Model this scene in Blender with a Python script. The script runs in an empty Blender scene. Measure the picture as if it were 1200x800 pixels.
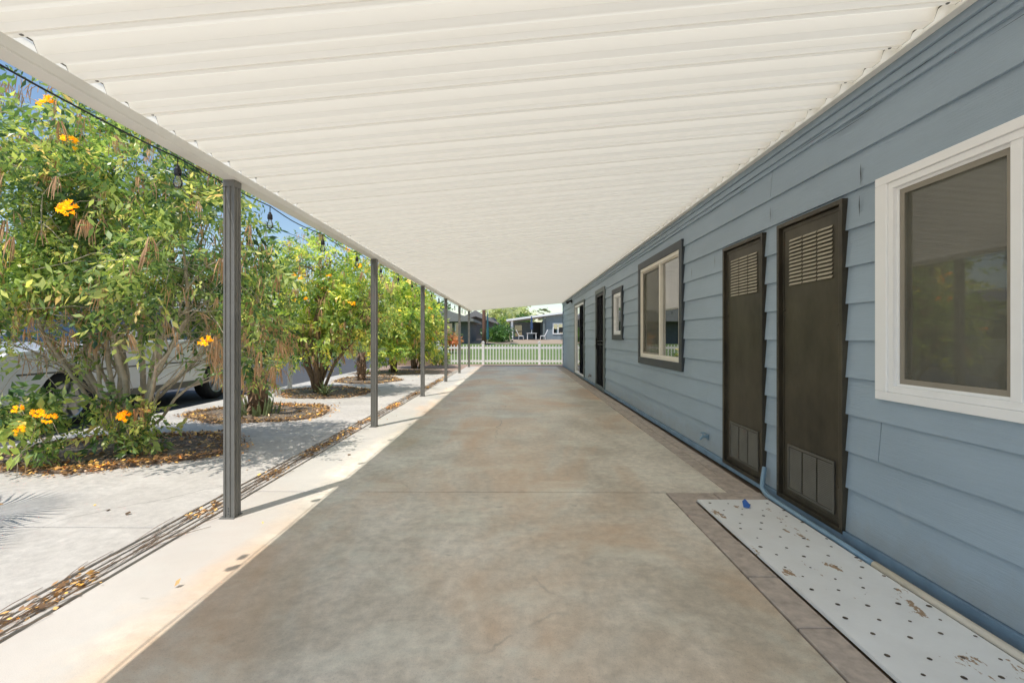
import bpy, bmesh, math, random
import numpy as np
from mathutils import Vector, Matrix, noise
R = math.radians
C = bpy.context.scene.collection
sc = bpy.context.scene
rng = np.random.default_rng(7)
random.seed(7)

# ------------------------------------------------------------------ helpers
def wloc(o):
    v = Vector((0, 0, 0))
    while o is not None:
        v += o.location; o = o.parent
    return v

class MB:
    """collects shapes in world coordinates, builds one mesh object"""
    def __init__(s): s.v = []; s.f = []; s.m = []; s.cur = 0
    def add(s, vs, fs):
        n = len(s.v); s.v += [tuple(p) for p in vs]
        for f in fs: s.f.append(tuple(i + n for i in f)); s.m.append(s.cur)
        return s
    def box(s, x0, x1, y0, y1, z0, z1, M=None):
        vs = [Vector(p) for p in ((x0,y0,z0),(x1,y0,z0),(x1,y1,z0),(x0,y1,z0),(x0,y0,z1),(x1,y0,z1),(x1,y1,z1),(x0,y1,z1))]
        if M is not None: vs = [M @ p for p in vs]
        return s.add(vs, [(0,3,2,1),(4,5,6,7),(0,1,5,4),(1,2,6,5),(2,3,7,6),(3,0,4,7)])
    def quad(s, a, b, c, d): return s.add([a,b,c,d], [(0,1,2,3)])
    def tube(s, pts, rad, n=8, cap=True):
        pts = [Vector(p) for p in pts]
        if not hasattr(rad, '__len__'): rad = [rad]*len(pts)
        vs = []; up = Vector((0.13,0.21,1)).normalized()
        for i, p in enumerate(pts):
            d = (pts[min(i+1,len(pts)-1)] - pts[max(i-1,0)]).normalized()
            a = d.cross(up)
            if a.length < 0.15: a = d.cross(Vector((1,0.2,0)))
            a.normalize(); b = d.cross(a)
            for k in range(n):
                t = 2*math.pi*k/n
                vs.append(p + (a*math.cos(t) + b*math.sin(t))*rad[i])
        fs = []
        for i in range(len(pts)-1):
            for k in range(n):
                fs.append((i*n+k, i*n+(k+1)%n, (i+1)*n+(k+1)%n, (i+1)*n+k))
        if cap: fs.append(tuple(range(n))[::-1]); fs.append(tuple((len(pts)-1)*n+k for k in range(n)))
        return s.add(vs, fs)
    def lathe(s, prof, c, n=16, M=None):
        vs = []
        for r, z in prof:
            for k in range(n):
                t = 2*math.pi*k/n; p = Vector((r*math.cos(t), r*math.sin(t), z))
                if M is not None: p = M @ p
                vs.append(p + Vector(c))
        fs = []
        for i in range(len(prof)-1):
            for k in range(n): fs.append((i*n+k, i*n+(k+1)%n, (i+1)*n+(k+1)%n, (i+1)*n+k))
        return s.add(vs, fs)
    def prism(s, poly, axis, a0, a1):
        """poly in the two other axes, extruded along axis from a0 to a1"""
        n = len(poly); vs = []
        for a in (a0, a1):
            for (u, w) in poly:
                vs.append({'x': (a,u,w), 'y': (u,a,w), 'z': (u,w,a)}[axis])
        fs = [tuple(range(n)), tuple(range(2*n-1, n-1, -1))] + [(i, i+n, (i+1)%n+n, (i+1)%n) for i in range(n)]
        return s.add(vs, fs)
    def build(s, name, mat, parent=None, bevel=0, smooth=False, fix=True):
        me = bpy.data.meshes.new(name)
        off = wloc(parent) if parent is not None else Vector((0,0,0))
        arr = np.array(s.v, dtype=float) - np.array(off)
        me.from_pydata(arr.tolist(), [], s.f)
        mats = mat if isinstance(mat, (list, tuple)) else [mat]
        for m in mats: me.materials.append(m)
        if len(mats) > 1: me.polygons.foreach_set('material_index', s.m)
        if fix:
            bm = bmesh.new(); bm.from_mesh(me); bmesh.ops.recalc_face_normals(bm, faces=bm.faces); bm.to_mesh(me); bm.free()
        if smooth: me.polygons.foreach_set('use_smooth', [True]*len(me.polygons))
        me.update()
        o = bpy.data.objects.new(name, me); C.objects.link(o)
        if parent is not None: o.parent = parent
        if bevel:
            b = o.modifiers.new('bevel', 'BEVEL'); b.width = bevel; b.segments = 2; b.limit_method = 'ANGLE'; b.angle_limit = R(40)
        return o

def tag(o, label=None, cat=None, group=None, kind=None):
    if label: o['label'] = label
    if cat: o['category'] = cat
    if group: o['group'] = group
    if kind: o['kind'] = kind
    return o
def empty(name, loc, label=None, cat=None, group=None):
    o = bpy.data.objects.new(name, None); C.objects.link(o); o.location = loc; o.empty_display_size = .2
    return tag(o, label, cat, group)
def copy_tree(o, parent=None):
    c = o.copy(); C.objects.link(c)
    if parent is not None: c.parent = parent
    for ch in [q for q in C.objects if q.parent == o]: copy_tree(ch, c)
    return c

# ------------------------------------------------------------------ materials
def nt(name):
    m = bpy.data.materials.new(name); m.use_nodes = True
    t = m.node_tree; b = t.nodes['Principled BSDF']
    return m, t, b
def rgb(c): return (c[0], c[1], c[2], 1)
def add_noise(t, scale, detail=5, rough=.6, stretch=None, coord='Object', dist=0):
    tc = t.nodes.new('ShaderNodeTexCoord'); out = tc.outputs[coord]
    if stretch:
        mp = t.nodes.new('ShaderNodeMapping'); mp.inputs['Scale'].default_value = stretch
        t.links.new(out, mp.inputs['Vector']); out = mp.outputs['Vector']
    n = t.nodes.new('ShaderNodeTexNoise'); n.inputs['Scale'].default_value = scale; n.inputs['Detail'].default_value = detail
    n.inputs['Roughness'].default_value = rough; n.inputs['Distortion'].default_value = dist
    t.links.new(out, n.inputs['Vector']); return n
def ramp(t, src, stops):
    r = t.nodes.new('ShaderNodeValToRGB'); e = r.color_ramp.elements
    while len(e) < len(stops): e.new(.5)
    for q, (p, c) in zip(e, stops): q.position = p; q.color = rgb(c) if hasattr(c, '__len__') else (c,c,c,1)
    t.links.new(src, r.inputs[0]); return r
def mixc(t, a, b, fac, mode='MIX'):
    m = t.nodes.new('ShaderNodeMix'); m.data_type = 'RGBA'; m.blend_type = mode
    for s, v in ((0, fac), (6, a), (7, b)):
        if isinstance(v, bpy.types.NodeSocket): t.links.new(v, m.inputs[s])
        elif hasattr(v, '__len__'): m.inputs[s].default_value = rgb(v)
        else: m.inputs[s].default_value = v if s == 0 else (v,v,v,1)
    return m.outputs[2]
def bump(t, b, src, strength=.3, dist=.01):
    n = t.nodes.new('ShaderNodeBump'); n.inputs['Strength'].default_value = strength; n.inputs['Distance'].default_value = dist
    t.links.new(src, n.inputs['Height']); t.links.new(n.outputs[0], b.inputs['Normal']); return n
def simple(name, col, rough=.6, metal=0, var=.12, scale=8, bmp=.1, spec=.5):
    m, t, b = nt(name)
    n = add_noise(t, scale)
    r = ramp(t, n.outputs['Fac'], [(.3, [c*(1-var) for c in col]), (.7, [min(1, c*(1+var)) for c in col])])
    t.links.new(r.outputs[0], b.inputs['Base Color'])
    b.inputs['Roughness'].default_value = rough; b.inputs['Metallic'].default_value = metal
    b.inputs['Specular IOR Level'].default_value = spec
    if bmp:
        n2 = add_noise(t, scale*12, 3); bump(t, b, n2.outputs['Fac'], bmp, .003)
    return m

def concrete(name, c0, c1, stain, stain_amt=.5, rough=.7, seed_stretch=(1,1,1), rrange=None, sunlit_tone=None):
    m, t, b = nt(name)
    n1 = add_noise(t, 1.1, 6, .62, seed_stretch, dist=.4)
    n2 = add_noise(t, 16, 6, .7)
    n3 = add_noise(t, .55, 4, .6, (1.3,.6,1), dist=.6)
    n4 = add_noise(t, 140, 2, .5)
    base = ramp(t, n1.outputs['Fac'], [(.38, c0), (.62, c1)]).outputs[0]
    fine = ramp(t, n2.outputs['Fac'], [(.32, .78), (.68, 1.12)]).outputs[0]
    base = mixc(t, base, fine, 1, 'MULTIPLY')
    f = ramp(t, n3.outputs['Fac'], [(.46, 0), (.64, stain_amt)]).outputs[0]
    base = mixc(t, base, stain, f)
    n5 = add_noise(t, 1.7, 7, .68, (.8,1.3,1), dist=.25)
    f5 = ramp(t, n5.outputs['Fac'], [(.50, 0), (.66, .35)]).outputs[0]
    base = mixc(t, base, [min(1,c*1.25) for c in c1], f5)
    speck = ramp(t, n4.outputs['Fac'], [(.3, .8), (.45, 1), (1, 1)]).outputs[0]
    base = mixc(t, base, speck, .7, 'MULTIPLY')
    vo = t.nodes.new('ShaderNodeTexVoronoi'); vo.feature = 'DISTANCE_TO_EDGE'; vo.inputs['Scale'].default_value = .42
    tcv = t.nodes.new('ShaderNodeTexCoord'); nv = add_noise(t, 2.2, 6, .6); mv = t.nodes.new('ShaderNodeMix'); mv.data_type = 'VECTOR'; mv.inputs[0].default_value = .22
    t.links.new(tcv.outputs['Object'], mv.inputs[4]); t.links.new(nv.outputs['Color'], mv.inputs[5]); t.links.new(mv.outputs[1], vo.inputs['Vector'])
    cr = ramp(t, vo.outputs['Distance'], [(.0, .45), (.0022, 0)]).outputs[0]
    gate = ramp(t, n3.outputs['Fac'], [(.5, 0), (.56, 1)]).outputs[0]; cg = mixc(t, cr, gate, 1, 'MULTIPLY')
    base = mixc(t, base, (.12,.10,.08), cg)
    if sunlit_tone:   # neutral sunlit tone painted on the strip outside the roof shadow
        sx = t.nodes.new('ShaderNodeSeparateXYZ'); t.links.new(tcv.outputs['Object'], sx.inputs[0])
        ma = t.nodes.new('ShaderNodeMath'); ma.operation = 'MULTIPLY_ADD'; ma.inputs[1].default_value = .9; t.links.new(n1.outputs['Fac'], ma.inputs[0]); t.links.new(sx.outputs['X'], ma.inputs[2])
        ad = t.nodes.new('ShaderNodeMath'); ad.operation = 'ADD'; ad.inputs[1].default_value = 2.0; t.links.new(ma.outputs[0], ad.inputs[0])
        sun_mask = ramp(t, ad.outputs[0], [(.75, .8), (1.0, 0)]); base = mixc(t, base, sunlit_tone, sun_mask.outputs[0])
    ng = add_noise(t, 420, 2, .6); gr = ramp(t, ng.outputs['Fac'], [(.3, .78), (.7, 1.12)]).outputs[0]; base = mixc(t, base, gr, .8, 'MULTIPLY')
    ns = add_noise(t, 6, 3, .5, (1,1.6,1)); sp = ramp(t, ns.outputs['Fac'], [(.70, 0), (.74, .35)]).outputs[0]; base = mixc(t, base, [c*.5 for c in c0], sp)
    t.links.new(base, b.inputs['Base Color'])
    rr = rrange or (rough-.1, rough+.12)
    ro = ramp(t, n1.outputs['Fac'], [(.3, rr[0]), (.7, rr[1])]); t.links.new(ro.outputs[0], b.inputs['Roughness'])
    n6 = add_noise(t, 60, 5, .7, (1,.25,1)); bump(t, b, n6.outputs['Fac'], .25, .004)
    b.inputs['Specular IOR Level'].default_value = .4
    return m

M = {}
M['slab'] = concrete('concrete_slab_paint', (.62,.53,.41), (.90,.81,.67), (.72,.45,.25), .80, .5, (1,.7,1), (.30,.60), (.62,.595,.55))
M['pad'] = concrete('sunny_concrete', (.57,.53,.475), (.66,.62,.56), (.50,.46,.40), .4, .85)
M['gap'] = simple('dark_gap', (.035,.03,.025), .95)
M['asphalt'] = simple('asphalt', (.085,.086,.09), .9, var=.2, scale=30, bmp=.5)
M['dirt'] = simple('bed_soil', (.20,.16,.12), .95, var=.35, scale=9, bmp=.8)
M['gravel'] = simple('pink_gravel', (.38,.27,.21), .95, var=.3, scale=40, bmp=.8)
M['tan'] = simple('tan_ground', (.40,.30,.21), .95, var=.15, scale=.6, bmp=.3)
M['white'] = simple('white_vinyl', (.93,.93,.93), .35, var=.02, bmp=.03)
M['trimwhite'] = simple('window_white', (.93,.93,.93), .4, var=.01, bmp=.03)
M['creamframe'] = simple('cream_window_frame', (.86,.81,.71), .45, var=.04, bmp=.05)
M['darktrim'] = simple('charcoal_trim', (.045,.055,.065), .5, var=.15, scale=5)
M['greytrim'] = simple('grey_green_trim', (.16,.19,.19), .55, var=.15, scale=5)
M['post'] = simple('post_grey_paint', (.19,.185,.168), .45, var=.12, scale=6, bmp=.05)
M['beam'] = simple('beam_cream_paint', (.91,.89,.83), .5, var=.05, scale=3)
M['hole'] = simple('hole_dirt', (.10,.075,.055), .95, var=.6, scale=3)
M['edge'] = simple('rib_end_shade', (.12,.105,.08), .8)  # dark colour standing in for shade at the rib ends
M['black'] = simple('black_plastic', (.018,.018,.02), .5)
M['rubber'] = simple('tyre_rubber', (.02,.02,.022), .85)
M['wood'] = simple('palm_bark', (.22,.15,.10), .95, var=.35, scale=14, bmp=.8)
M['bark'] = simple('pale_bark', (.55,.46,.35), .9, var=.25, scale=14, bmp=.6)
M['barkd'] = simple('brown_bark', (.20,.14,.095), .9, var=.3, scale=14, bmp=.6)
M['brownpole'] = simple('brown_palm_trunk', (.17,.085,.055), .9, var=.25, scale=8)
M['teal'] = simple('teal_fabric', (.03,.12,.15), .8)
M['bluefab'] = simple('blue_canvas', (.04,.08,.17), .8)
M['stucco_d'] = simple('dark_grey_stucco', (.12,.13,.135), .9, scale=3)
M['stucco_g'] = simple('grey_blue_siding', (.22,.27,.30), .85, scale=3)
M['stucco_w'] = simple('pale_stucco', (.55,.53,.48), .9, scale=2)
M['roofgrey'] = simple('grey_shingle', (.26,.25,.235), .9, scale=5)
M['block'] = simple('tan_block', (.36,.26,.19), .95, scale=6, bmp=.5)
M['carwhite'], _t, _b = nt('white_car_paint'); _b.inputs['Base Color'].default_value = (.78,.78,.77,1); _b.inputs['Roughness'].default_value = .25; _b.inputs['Coat Weight'].default_value = .6
_n = add_noise(_t, 3); _r = ramp(_t, _n.outputs['Fac'], [(.3, (.74,.73,.70)), (.7, (.8,.8,.79))]); _t.links.new(_r.outputs[0], _b.inputs['Base Color'])
M['chrome'] = simple('wheel_alloy', (.45,.46,.47), .3, metal=.8, var=.08)
M['bluepaint'] = simple('blue_painted_pipe', (.22,.34,.44), .45, var=.12)
M['skirt'] = simple('blue_foundation_paint', (.20,.30,.40), .6, var=.18, scale=6, bmp=.2)
M['pvc'] = simple('cream_pipe', (.66,.60,.50), .5, var=.1)
M['tape'] = simple('blue_tape', (.05,.16,.50), .6)
M['palmgreen'] = simple('palm_frond_green', (.20,.25,.11), .6, var=.3, scale=6)
M['palmdry'] = simple('dry_palm_fibre', (.27,.17,.10), .9, var=.35, scale=12)
M['twig'] = simple('dry_twig', (.20,.13,.08), .9, var=.3)
M['pod'] = simple('dry_seed_pod', (.62,.37,.19), .7, var=.35, scale=10, bmp=0)
M['petal'] = simple('yellow_orange_petal', (.88,.50,.035), .6, var=.12, scale=20, bmp=0)
M['red'] = simple('red_bloom', (.55,.16,.08), .7)
M['inside'] = simple('dim_room', (.055,.05,.04), .9)
M['blind'] = simple('beige_blind', (.15,.14,.105), .8, var=.1)

# siding: embossed painted wood grain
def siding_mat(name, col):
    m, t, b = nt(name)
    n1 = add_noise(t, 1.2, 5, .6, (1,.35,1))
    n2 = add_noise(t, 10, 6, .75, (1,.5,9), dist=.7)
    n3 = add_noise(t, 5, 4)
    c = ramp(t, n1.outputs['Fac'], [(.3, [x*.88 for x in col]), (.7, [x*1.1 for x in col])]).outputs[0]
    g = ramp(t, n2.outputs['Fac'], [(.3, .95), (.7, 1.03)]).outputs[0]
    c = mixc(t, c, g, .8, 'MULTIPLY')
    w = ramp(t, n3.outputs['Fac'], [(.62, 0), (.80, .25)]).outputs[0]
    c = mixc(t, c, [.52,.54,.52], w)
    t.links.new(c, b.inputs['Base Color']); b.inputs['Roughness'].default_value = .5
    tc = t.nodes.new('ShaderNodeTexCoord'); sx = t.nodes.new('ShaderNodeSeparateXYZ'); t.links.new(tc.outputs['Object'], sx.inputs[0])
    nd = add_noise(t, 7, 5, .7); ma = t.nodes.new('ShaderNodeMath'); ma.operation = 'MULTIPLY_ADD'; ma.inputs[1].default_value = .35; t.links.new(nd.outputs['Fac'], ma.inputs[0]); t.links.new(sx.outputs['Z'], ma.inputs[2])
    dr = ramp(t, ma.outputs[0], [(.17, .55), (.42, 0)]); c = mixc(t, c, [.30,.29,.26], dr.outputs[0]); t.links.new(c, b.inputs['Base Color'])
    b.inputs['Specular IOR Level'].default_value = .35
    n5 = add_noise(t, 22, 5, .7, (1,.22,5), dist=1.2)
    bump(t, b, n5.outputs['Fac'], .55, .006)
    return m
M['siding'] = siding_mat('blue_grey_siding', (.355,.445,.53))

# door metal: bronze dusty
m, t, b = nt('bronze_door_metal')
n1 = add_noise(t, 2.2, 5, .7, (1,1,.5)); n2 = add_noise(t, 300, 2)
c = ramp(t, n1.outputs['Fac'], [(.3, (.030,.025,.018)), (.75, (.105,.09,.062))]).outputs[0]
t.links.new(c, b.inputs['Base Color']); b.inputs['Roughness'].default_value = .42; b.inputs['Metallic'].default_value = .35
bump(t, b, n2.outputs['Fac'], .25, .001); M['bronze'] = m
M['slat'] = simple('louver_slat', (.42,.38,.29), .5, metal=.2)
M['slatdark'] = simple('grille_grey', (.14,.133,.115), .5, metal=.3)

# roof panel: thin painted sheet, translucency added to brighten the underside and patio
m, t, b = nt('patio_roof_panel')
n1 = add_noise(t, .8, 4, .6, (.3,1,1))
c = ramp(t, n1.outputs['Fac'], [(.3, (.83,.815,.765)), (.7, (.88,.865,.82))]).outputs[0]
t.links.new(c, b.inputs['Base Color']); b.inputs['Roughness'].default_value = .45
tr = t.nodes.new('ShaderNodeBsdfTranslucent'); tr.inputs['Color'].default_value = (1,.94,.83,1)
mx = t.nodes.new('ShaderNodeMixShader'); mx.inputs[0].default_value = .43
t.links.new(b.outputs[0], mx.inputs[1]); t.links.new(tr.outputs[0], mx.inputs[2]); t.links.new(mx.outputs[0], t.nodes['Material Output'].inputs[0])
M['roofpanel'] = m
m, t, b = nt('added_roof_diffuser'); n1 = add_noise(t, 1.5, 3)  # added diffusing sheet above the ribs, there only for the light
c = ramp(t, n1.outputs['Fac'], [(.3, (.82,.80,.74)), (.7, (.88,.86,.80))]).outputs[0]; t.links.new(c, b.inputs['Base Color'])
tr = t.nodes.new('ShaderNodeBsdfTranslucent'); tr.inputs['Color'].default_value = (1,.97,.90,1)
mx = t.nodes.new('ShaderNodeMixShader'); mx.inputs[0].default_value = .82
t.links.new(b.outputs[0], mx.inputs[1]); t.links.new(tr.outputs[0], mx.inputs[2]); t.links.new(mx.outputs[0], t.nodes['Material Output'].inputs[0])
M['roofdiffuser'] = m

def glass_mat(name, tint, mixw=.25, rough=.02):
    m = bpy.data.materials.new(name); m.use_nodes = True; t = m.node_tree; t.nodes.clear()
    o = t.nodes.new('ShaderNodeOutputMaterial'); g = t.nodes.new('ShaderNodeBsdfGlossy'); g.inputs['Roughness'].default_value = rough
    n = add_noise(t, 3, 2); r = ramp(t, n.outputs['Fac'], [(.3, .82), (.7, .95)]); t.links.new(r.outputs[0], g.inputs['Color'])
    tp = t.nodes.new('ShaderNodeBsdfTransparent'); tp.inputs['Color'].default_value = rgb(tint)
    lw = t.nodes.new('ShaderNodeFresnel'); lw.inputs['IOR'].default_value = 1.6
    ma = t.nodes.new('ShaderNodeMath'); ma.operation = 'ADD'; ma.use_clamp = True; ma.inputs[1].default_value = mixw
    mx = t.nodes.new('ShaderNodeMixShader'); t.links.new(lw.outputs[0], ma.inputs[0]); t.links.new(ma.outputs[0], mx.inputs[0])
    t.links.new(tp.outputs[0], mx.inputs[1]); t.links.new(g.outputs[0], mx.inputs[2]); t.links.new(mx.outputs[0], o.inputs[0]); return m
M['glass'] = glass_mat('window_glass', (.75,.8,.75), .32)
M['carglass'] = glass_mat('car_glass', (.1,.12,.12), .15)
M['bulb'] = glass_mat('clear_bulb', (.93,.93,.9), .05)
def screen_mat(name, col, op):
    m = bpy.data.materials.new(name); m.use_nodes = True; t = m.node_tree; t.nodes.clear()
    o = t.nodes.new('ShaderNodeOutputMaterial'); d = t.nodes.new('ShaderNodeBsdfDiffuse')
    n = add_noise(t, 2, 3); r = ramp(t, n.outputs['Fac'], [(.3, [c*.8 for c in col]), (.7, [c*1.2 for c in col])]); t.links.new(r.outputs[0], d.inputs['Color'])
    tp = t.nodes.new('ShaderNodeBsdfTransparent'); mx = t.nodes.new('ShaderNodeMixShader'); mx.inputs[0].default_value = op
    t.links.new(tp.outputs[0], mx.inputs[1]); t.links.new(d.outputs[0], mx.inputs[2]); t.links.new(mx.outputs[0], o.inputs[0]); return m
M['screen'] = screen_mat('insect_screen', (.24,.235,.19), .32)
M['screenb'] = screen_mat('black_security_mesh', (.02,.022,.028), .8)

# grass
m, t, b = nt('lawn_green')
n1 = add_noise(t, .5, 5); n2 = add_noise(t, 30, 3)
c = ramp(t, n1.outputs['Fac'], [(.3, (.10,.17,.04)), (.7, (.19,.25,.07))]).outputs[0]
c = mixc(t, c, ramp(t, n2.outputs['Fac'], [(.3, .7), (.7, 1.15)]).outputs[0], 1, 'MULTIPLY')
t.links.new(c, b.inputs['Base Color']); b.inputs['Roughness'].default_value = .9; bump(t, b, n2.outputs['Fac'], .8, .03); M['lawn'] = m

# pavers: brick pattern handled by geometry; mottled pink
M['paver'] = simple('pink_paver', (.50,.415,.345), .85, var=.25, scale=14, bmp=.5)

# leaf materials from per-face attribute
def leaf_mat(name, stops, transl=.35):
    m, t, b = nt(name)
    a = t.nodes.new('ShaderNodeAttribute'); a.attribute_name = 'rnd'
    r = ramp(t, a.outputs['Fac'], stops)
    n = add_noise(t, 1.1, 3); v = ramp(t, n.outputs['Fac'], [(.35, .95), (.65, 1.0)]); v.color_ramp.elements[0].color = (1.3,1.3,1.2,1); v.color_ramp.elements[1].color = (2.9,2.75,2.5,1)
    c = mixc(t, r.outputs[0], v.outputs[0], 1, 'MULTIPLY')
    t.links.new(c, b.inputs['Base Color']); b.inputs['Roughness'].default_value = .36
    tr = t.nodes.new('ShaderNodeBsdfTranslucent'); cc = mixc(t, c, (1.0,1.0,.35), .35, 'MULTIPLY')
    br = mixc(t, c, (1.9,1.9,1.2), 1, 'MULTIPLY'); t.links.new(br, tr.inputs['Color'])
    mx = t.nodes.new('ShaderNodeMixShader'); mx.inputs[0].default_value = transl
    t.links.new(b.outputs[0], mx.inputs[1]); t.links.new(tr.outputs[0], mx.inputs[2]); t.links.new(mx.outputs[0], t.nodes['Material Output'].inputs[0]); return m
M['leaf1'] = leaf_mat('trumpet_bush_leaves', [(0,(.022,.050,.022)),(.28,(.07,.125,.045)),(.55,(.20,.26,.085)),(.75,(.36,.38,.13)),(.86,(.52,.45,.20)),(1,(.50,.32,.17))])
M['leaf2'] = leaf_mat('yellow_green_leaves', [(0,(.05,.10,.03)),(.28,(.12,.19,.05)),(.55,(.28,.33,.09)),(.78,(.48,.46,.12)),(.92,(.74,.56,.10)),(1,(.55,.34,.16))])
M['leafd'] = leaf_mat('dark_leaves', [(0,(.025,.06,.02)),(.5,(.05,.11,.03)),(1,(.10,.17,.045))], .25)
M['leafp'] = leaf_mat('pale_gum_leaves', [(0,(.16,.19,.12)),(.5,(.26,.29,.19)),(1,(.38,.40,.28))])
M['litter'] = leaf_mat('fallen_leaves', [(0,(.07,.045,.03)),(.4,(.17,.10,.055)),(.7,(.32,.19,.09)),(.88,(.50,.31,.12)),(1,(.75,.45,.08))], .1)

# board paint
m, t, b = nt('peeling_white_board')
n1 = add_noise(t, 5.5, 6, .72, (1.5,.8,1)); n2 = add_noise(t, 40, 4); n3 = add_noise(t, 3, 5, .65)
c = ramp(t, n3.outputs['Fac'], [(.3, (.80,.79,.75)), (.7, (.88,.88,.85))]).outputs[0]
f = ramp(t, n1.outputs['Fac'], [(.615, 0), (.63, 1)]).outputs[0]
c = mixc(t, c, (.40,.27,.16), f)
n4 = add_noise(t, 25, 3); f2 = ramp(t, n4.outputs['Fac'], [(.72, 0), (.76, .8)]).outputs[0]
c = mixc(t, c, (.22,.18,.14), f2)
t.links.new(c, b.inputs['Base Color']); b.inputs['Roughness'].default_value = .7; bump(t, b, n2.outputs['Fac'], .3, .003); M['board'] = m

# ------------------------------------------------------------------ leaf cloud tools
def mesh_quads(name, quads, mat, rnd=None, parent=None):
    """quads: (N,4,3) array in world coordinates"""
    off = np.array(wloc(parent)) if parent is not None else 0
    q = np.asarray(quads, dtype=np.float32) - off
    n = len(q); me = bpy.data.meshes.new(name)
    me.vertices.add(n*4); me.vertices.foreach_set('co', q.reshape(-1).astype(np.float32))
    me.loops.add(n*4); me.loops.foreach_set('vertex_index', np.arange(n*4, dtype=np.int32))
    me.polygons.add(n); me.polygons.foreach_set('loop_start', np.arange(0, n*4, 4, dtype=np.int32))
    me.update(calc_edges=True)
    a = me.attributes.new('rnd', 'FLOAT', 'FACE'); a.data.foreach_set('value', (rng.random(n) if rnd is None else rnd).astype(np.float32))
    me.materials.append(mat)
    o = bpy.data.objects.new(name, me); C.objects.link(o)
    if parent is not None: o.parent = parent
    return o
def unit(v): return v / (np.linalg.norm(v, axis=-1, keepdims=True) + 1e-9)
def crown_points(lobes, n, thr=-.12, nscale=1.5, shell=.45):
    w = np.array([l[3]*l[4]*l[5] for l in lobes]); w = w/w.sum(); out = []
    while len(out) < n:
        l = lobes[rng.choice(len(lobes), p=w)]
        d = unit(rng.normal(size=3)); r = rng.random()**shell * (1 + .14*rng.normal())
        p = np.array(l[:3]) + d*np.array(l[3:6])*r
        if p[2] < .12: continue
        if noise.noise(Vector(p)*nscale) < thr + .25*rng.random() - .1: continue
        out.append((p, d))
    return np.array([o[0] for o in out]), np.array([o[1] for o in out])
def sprigs(P, D, k=8, length=.2, L=.075, W=.028, droop=.35, lo=.45):
    """pinnate sprigs: k leaflets along a rachis at each P"""
    n = len(P); d = unit(D + rng.normal(size=(n,3))*.75 + np.array([0,0,-droop]))
    s = unit(np.cross(d, rng.normal(size=(n,3)))); quads = []
    sz = lo + 1.05*rng.random(n)**1.4
    for i in range(k):
        t = (i//2 + .5)/(k/2); sgn = 1 if i % 2 else -1
        if i == k-1: sgn = 0
        base = P + d*(length*sz*t)[:,None]
        dr = unit(d*.6 + s*sgn*.9 + rng.normal(size=(n,3))*.28 + np.array([0,0,-.25]))
        nr = unit(np.cross(dr, d + rng.normal(size=(n,3))*.6)); wv = unit(np.cross(nr, dr))
        l = (L*sz*(.75+.5*rng.random(n)))[:,None]; w = (W*sz*(.8+.4*rng.random(n)))[:,None]
        mid = base + dr*l*.45 + nr*l*.06
        quads.append(np.stack([base, mid - wv*w*.5, base + dr*l, mid + wv*w*.5], axis=1))
    return np.concatenate(quads)

def branchwork(base, lobes, nstem, r0, sub=4, twig=3, spread=.16, wob=.12):
    mb = MB(); base = Vector(base)
    def limb(a, bq, ra, rb, n=7, bow=.12, seg=6):
        a = Vector(a); bq = Vector(bq); L = (bq-a).length
        off = Vector(rng.normal(size=3)); off.z = abs(off.z)*.2
        pts = []
        for i in range(n+1):
            t = i/n; p = a.lerp(bq, t) + off*L*bow*math.sin(math.pi*t)*.7
            p.z += L*.10*math.sin(math.pi*t)
            if 0 < i < n: p += Vector(rng.normal(size=3))*L*.012
            pts.append(p)
        mb.tube(pts, [ra+(rb-ra)*(i/n) for i in range(n+1)], seg); return pts
    for i in range(nstem):
        l = lobes[i % len(lobes)]
        d = unit(rng.normal(size=3)); tgt = np.array(l[:3]) + d*np.array(l[3:6])*.55
        ang = 2*math.pi*i/nstem + rng.random()
        st = base + Vector((math.cos(ang)*spread*rng.random(), math.sin(ang)*spread*rng.random(), -.02))
        ra = r0*(.55+.6*rng.random())
        pts = limb(st, tgt, ra, ra*.3, 9, .10, 7)
        for j in range(sub):
            q = pts[3 + int(rng.integers(0, 6))]
            d = unit(rng.normal(size=3)); tg = np.array(l[:3]) + d*np.array(l[3:6])*.9
            tg = Vector(tg); tg = q.lerp(tg, .75)
            p2 = limb(q, tg, ra*.38, ra*.14, 6, .12, 5)
            for k in range(twig):
                q2 = p2[2+int(rng.integers(0,4))]; e = q2 + Vector(rng.normal(size=3))*.28 + Vector((0,0,.12))
                limb(q2, e, ra*.13, .003, 3, .2, 4)
    return mb

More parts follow.
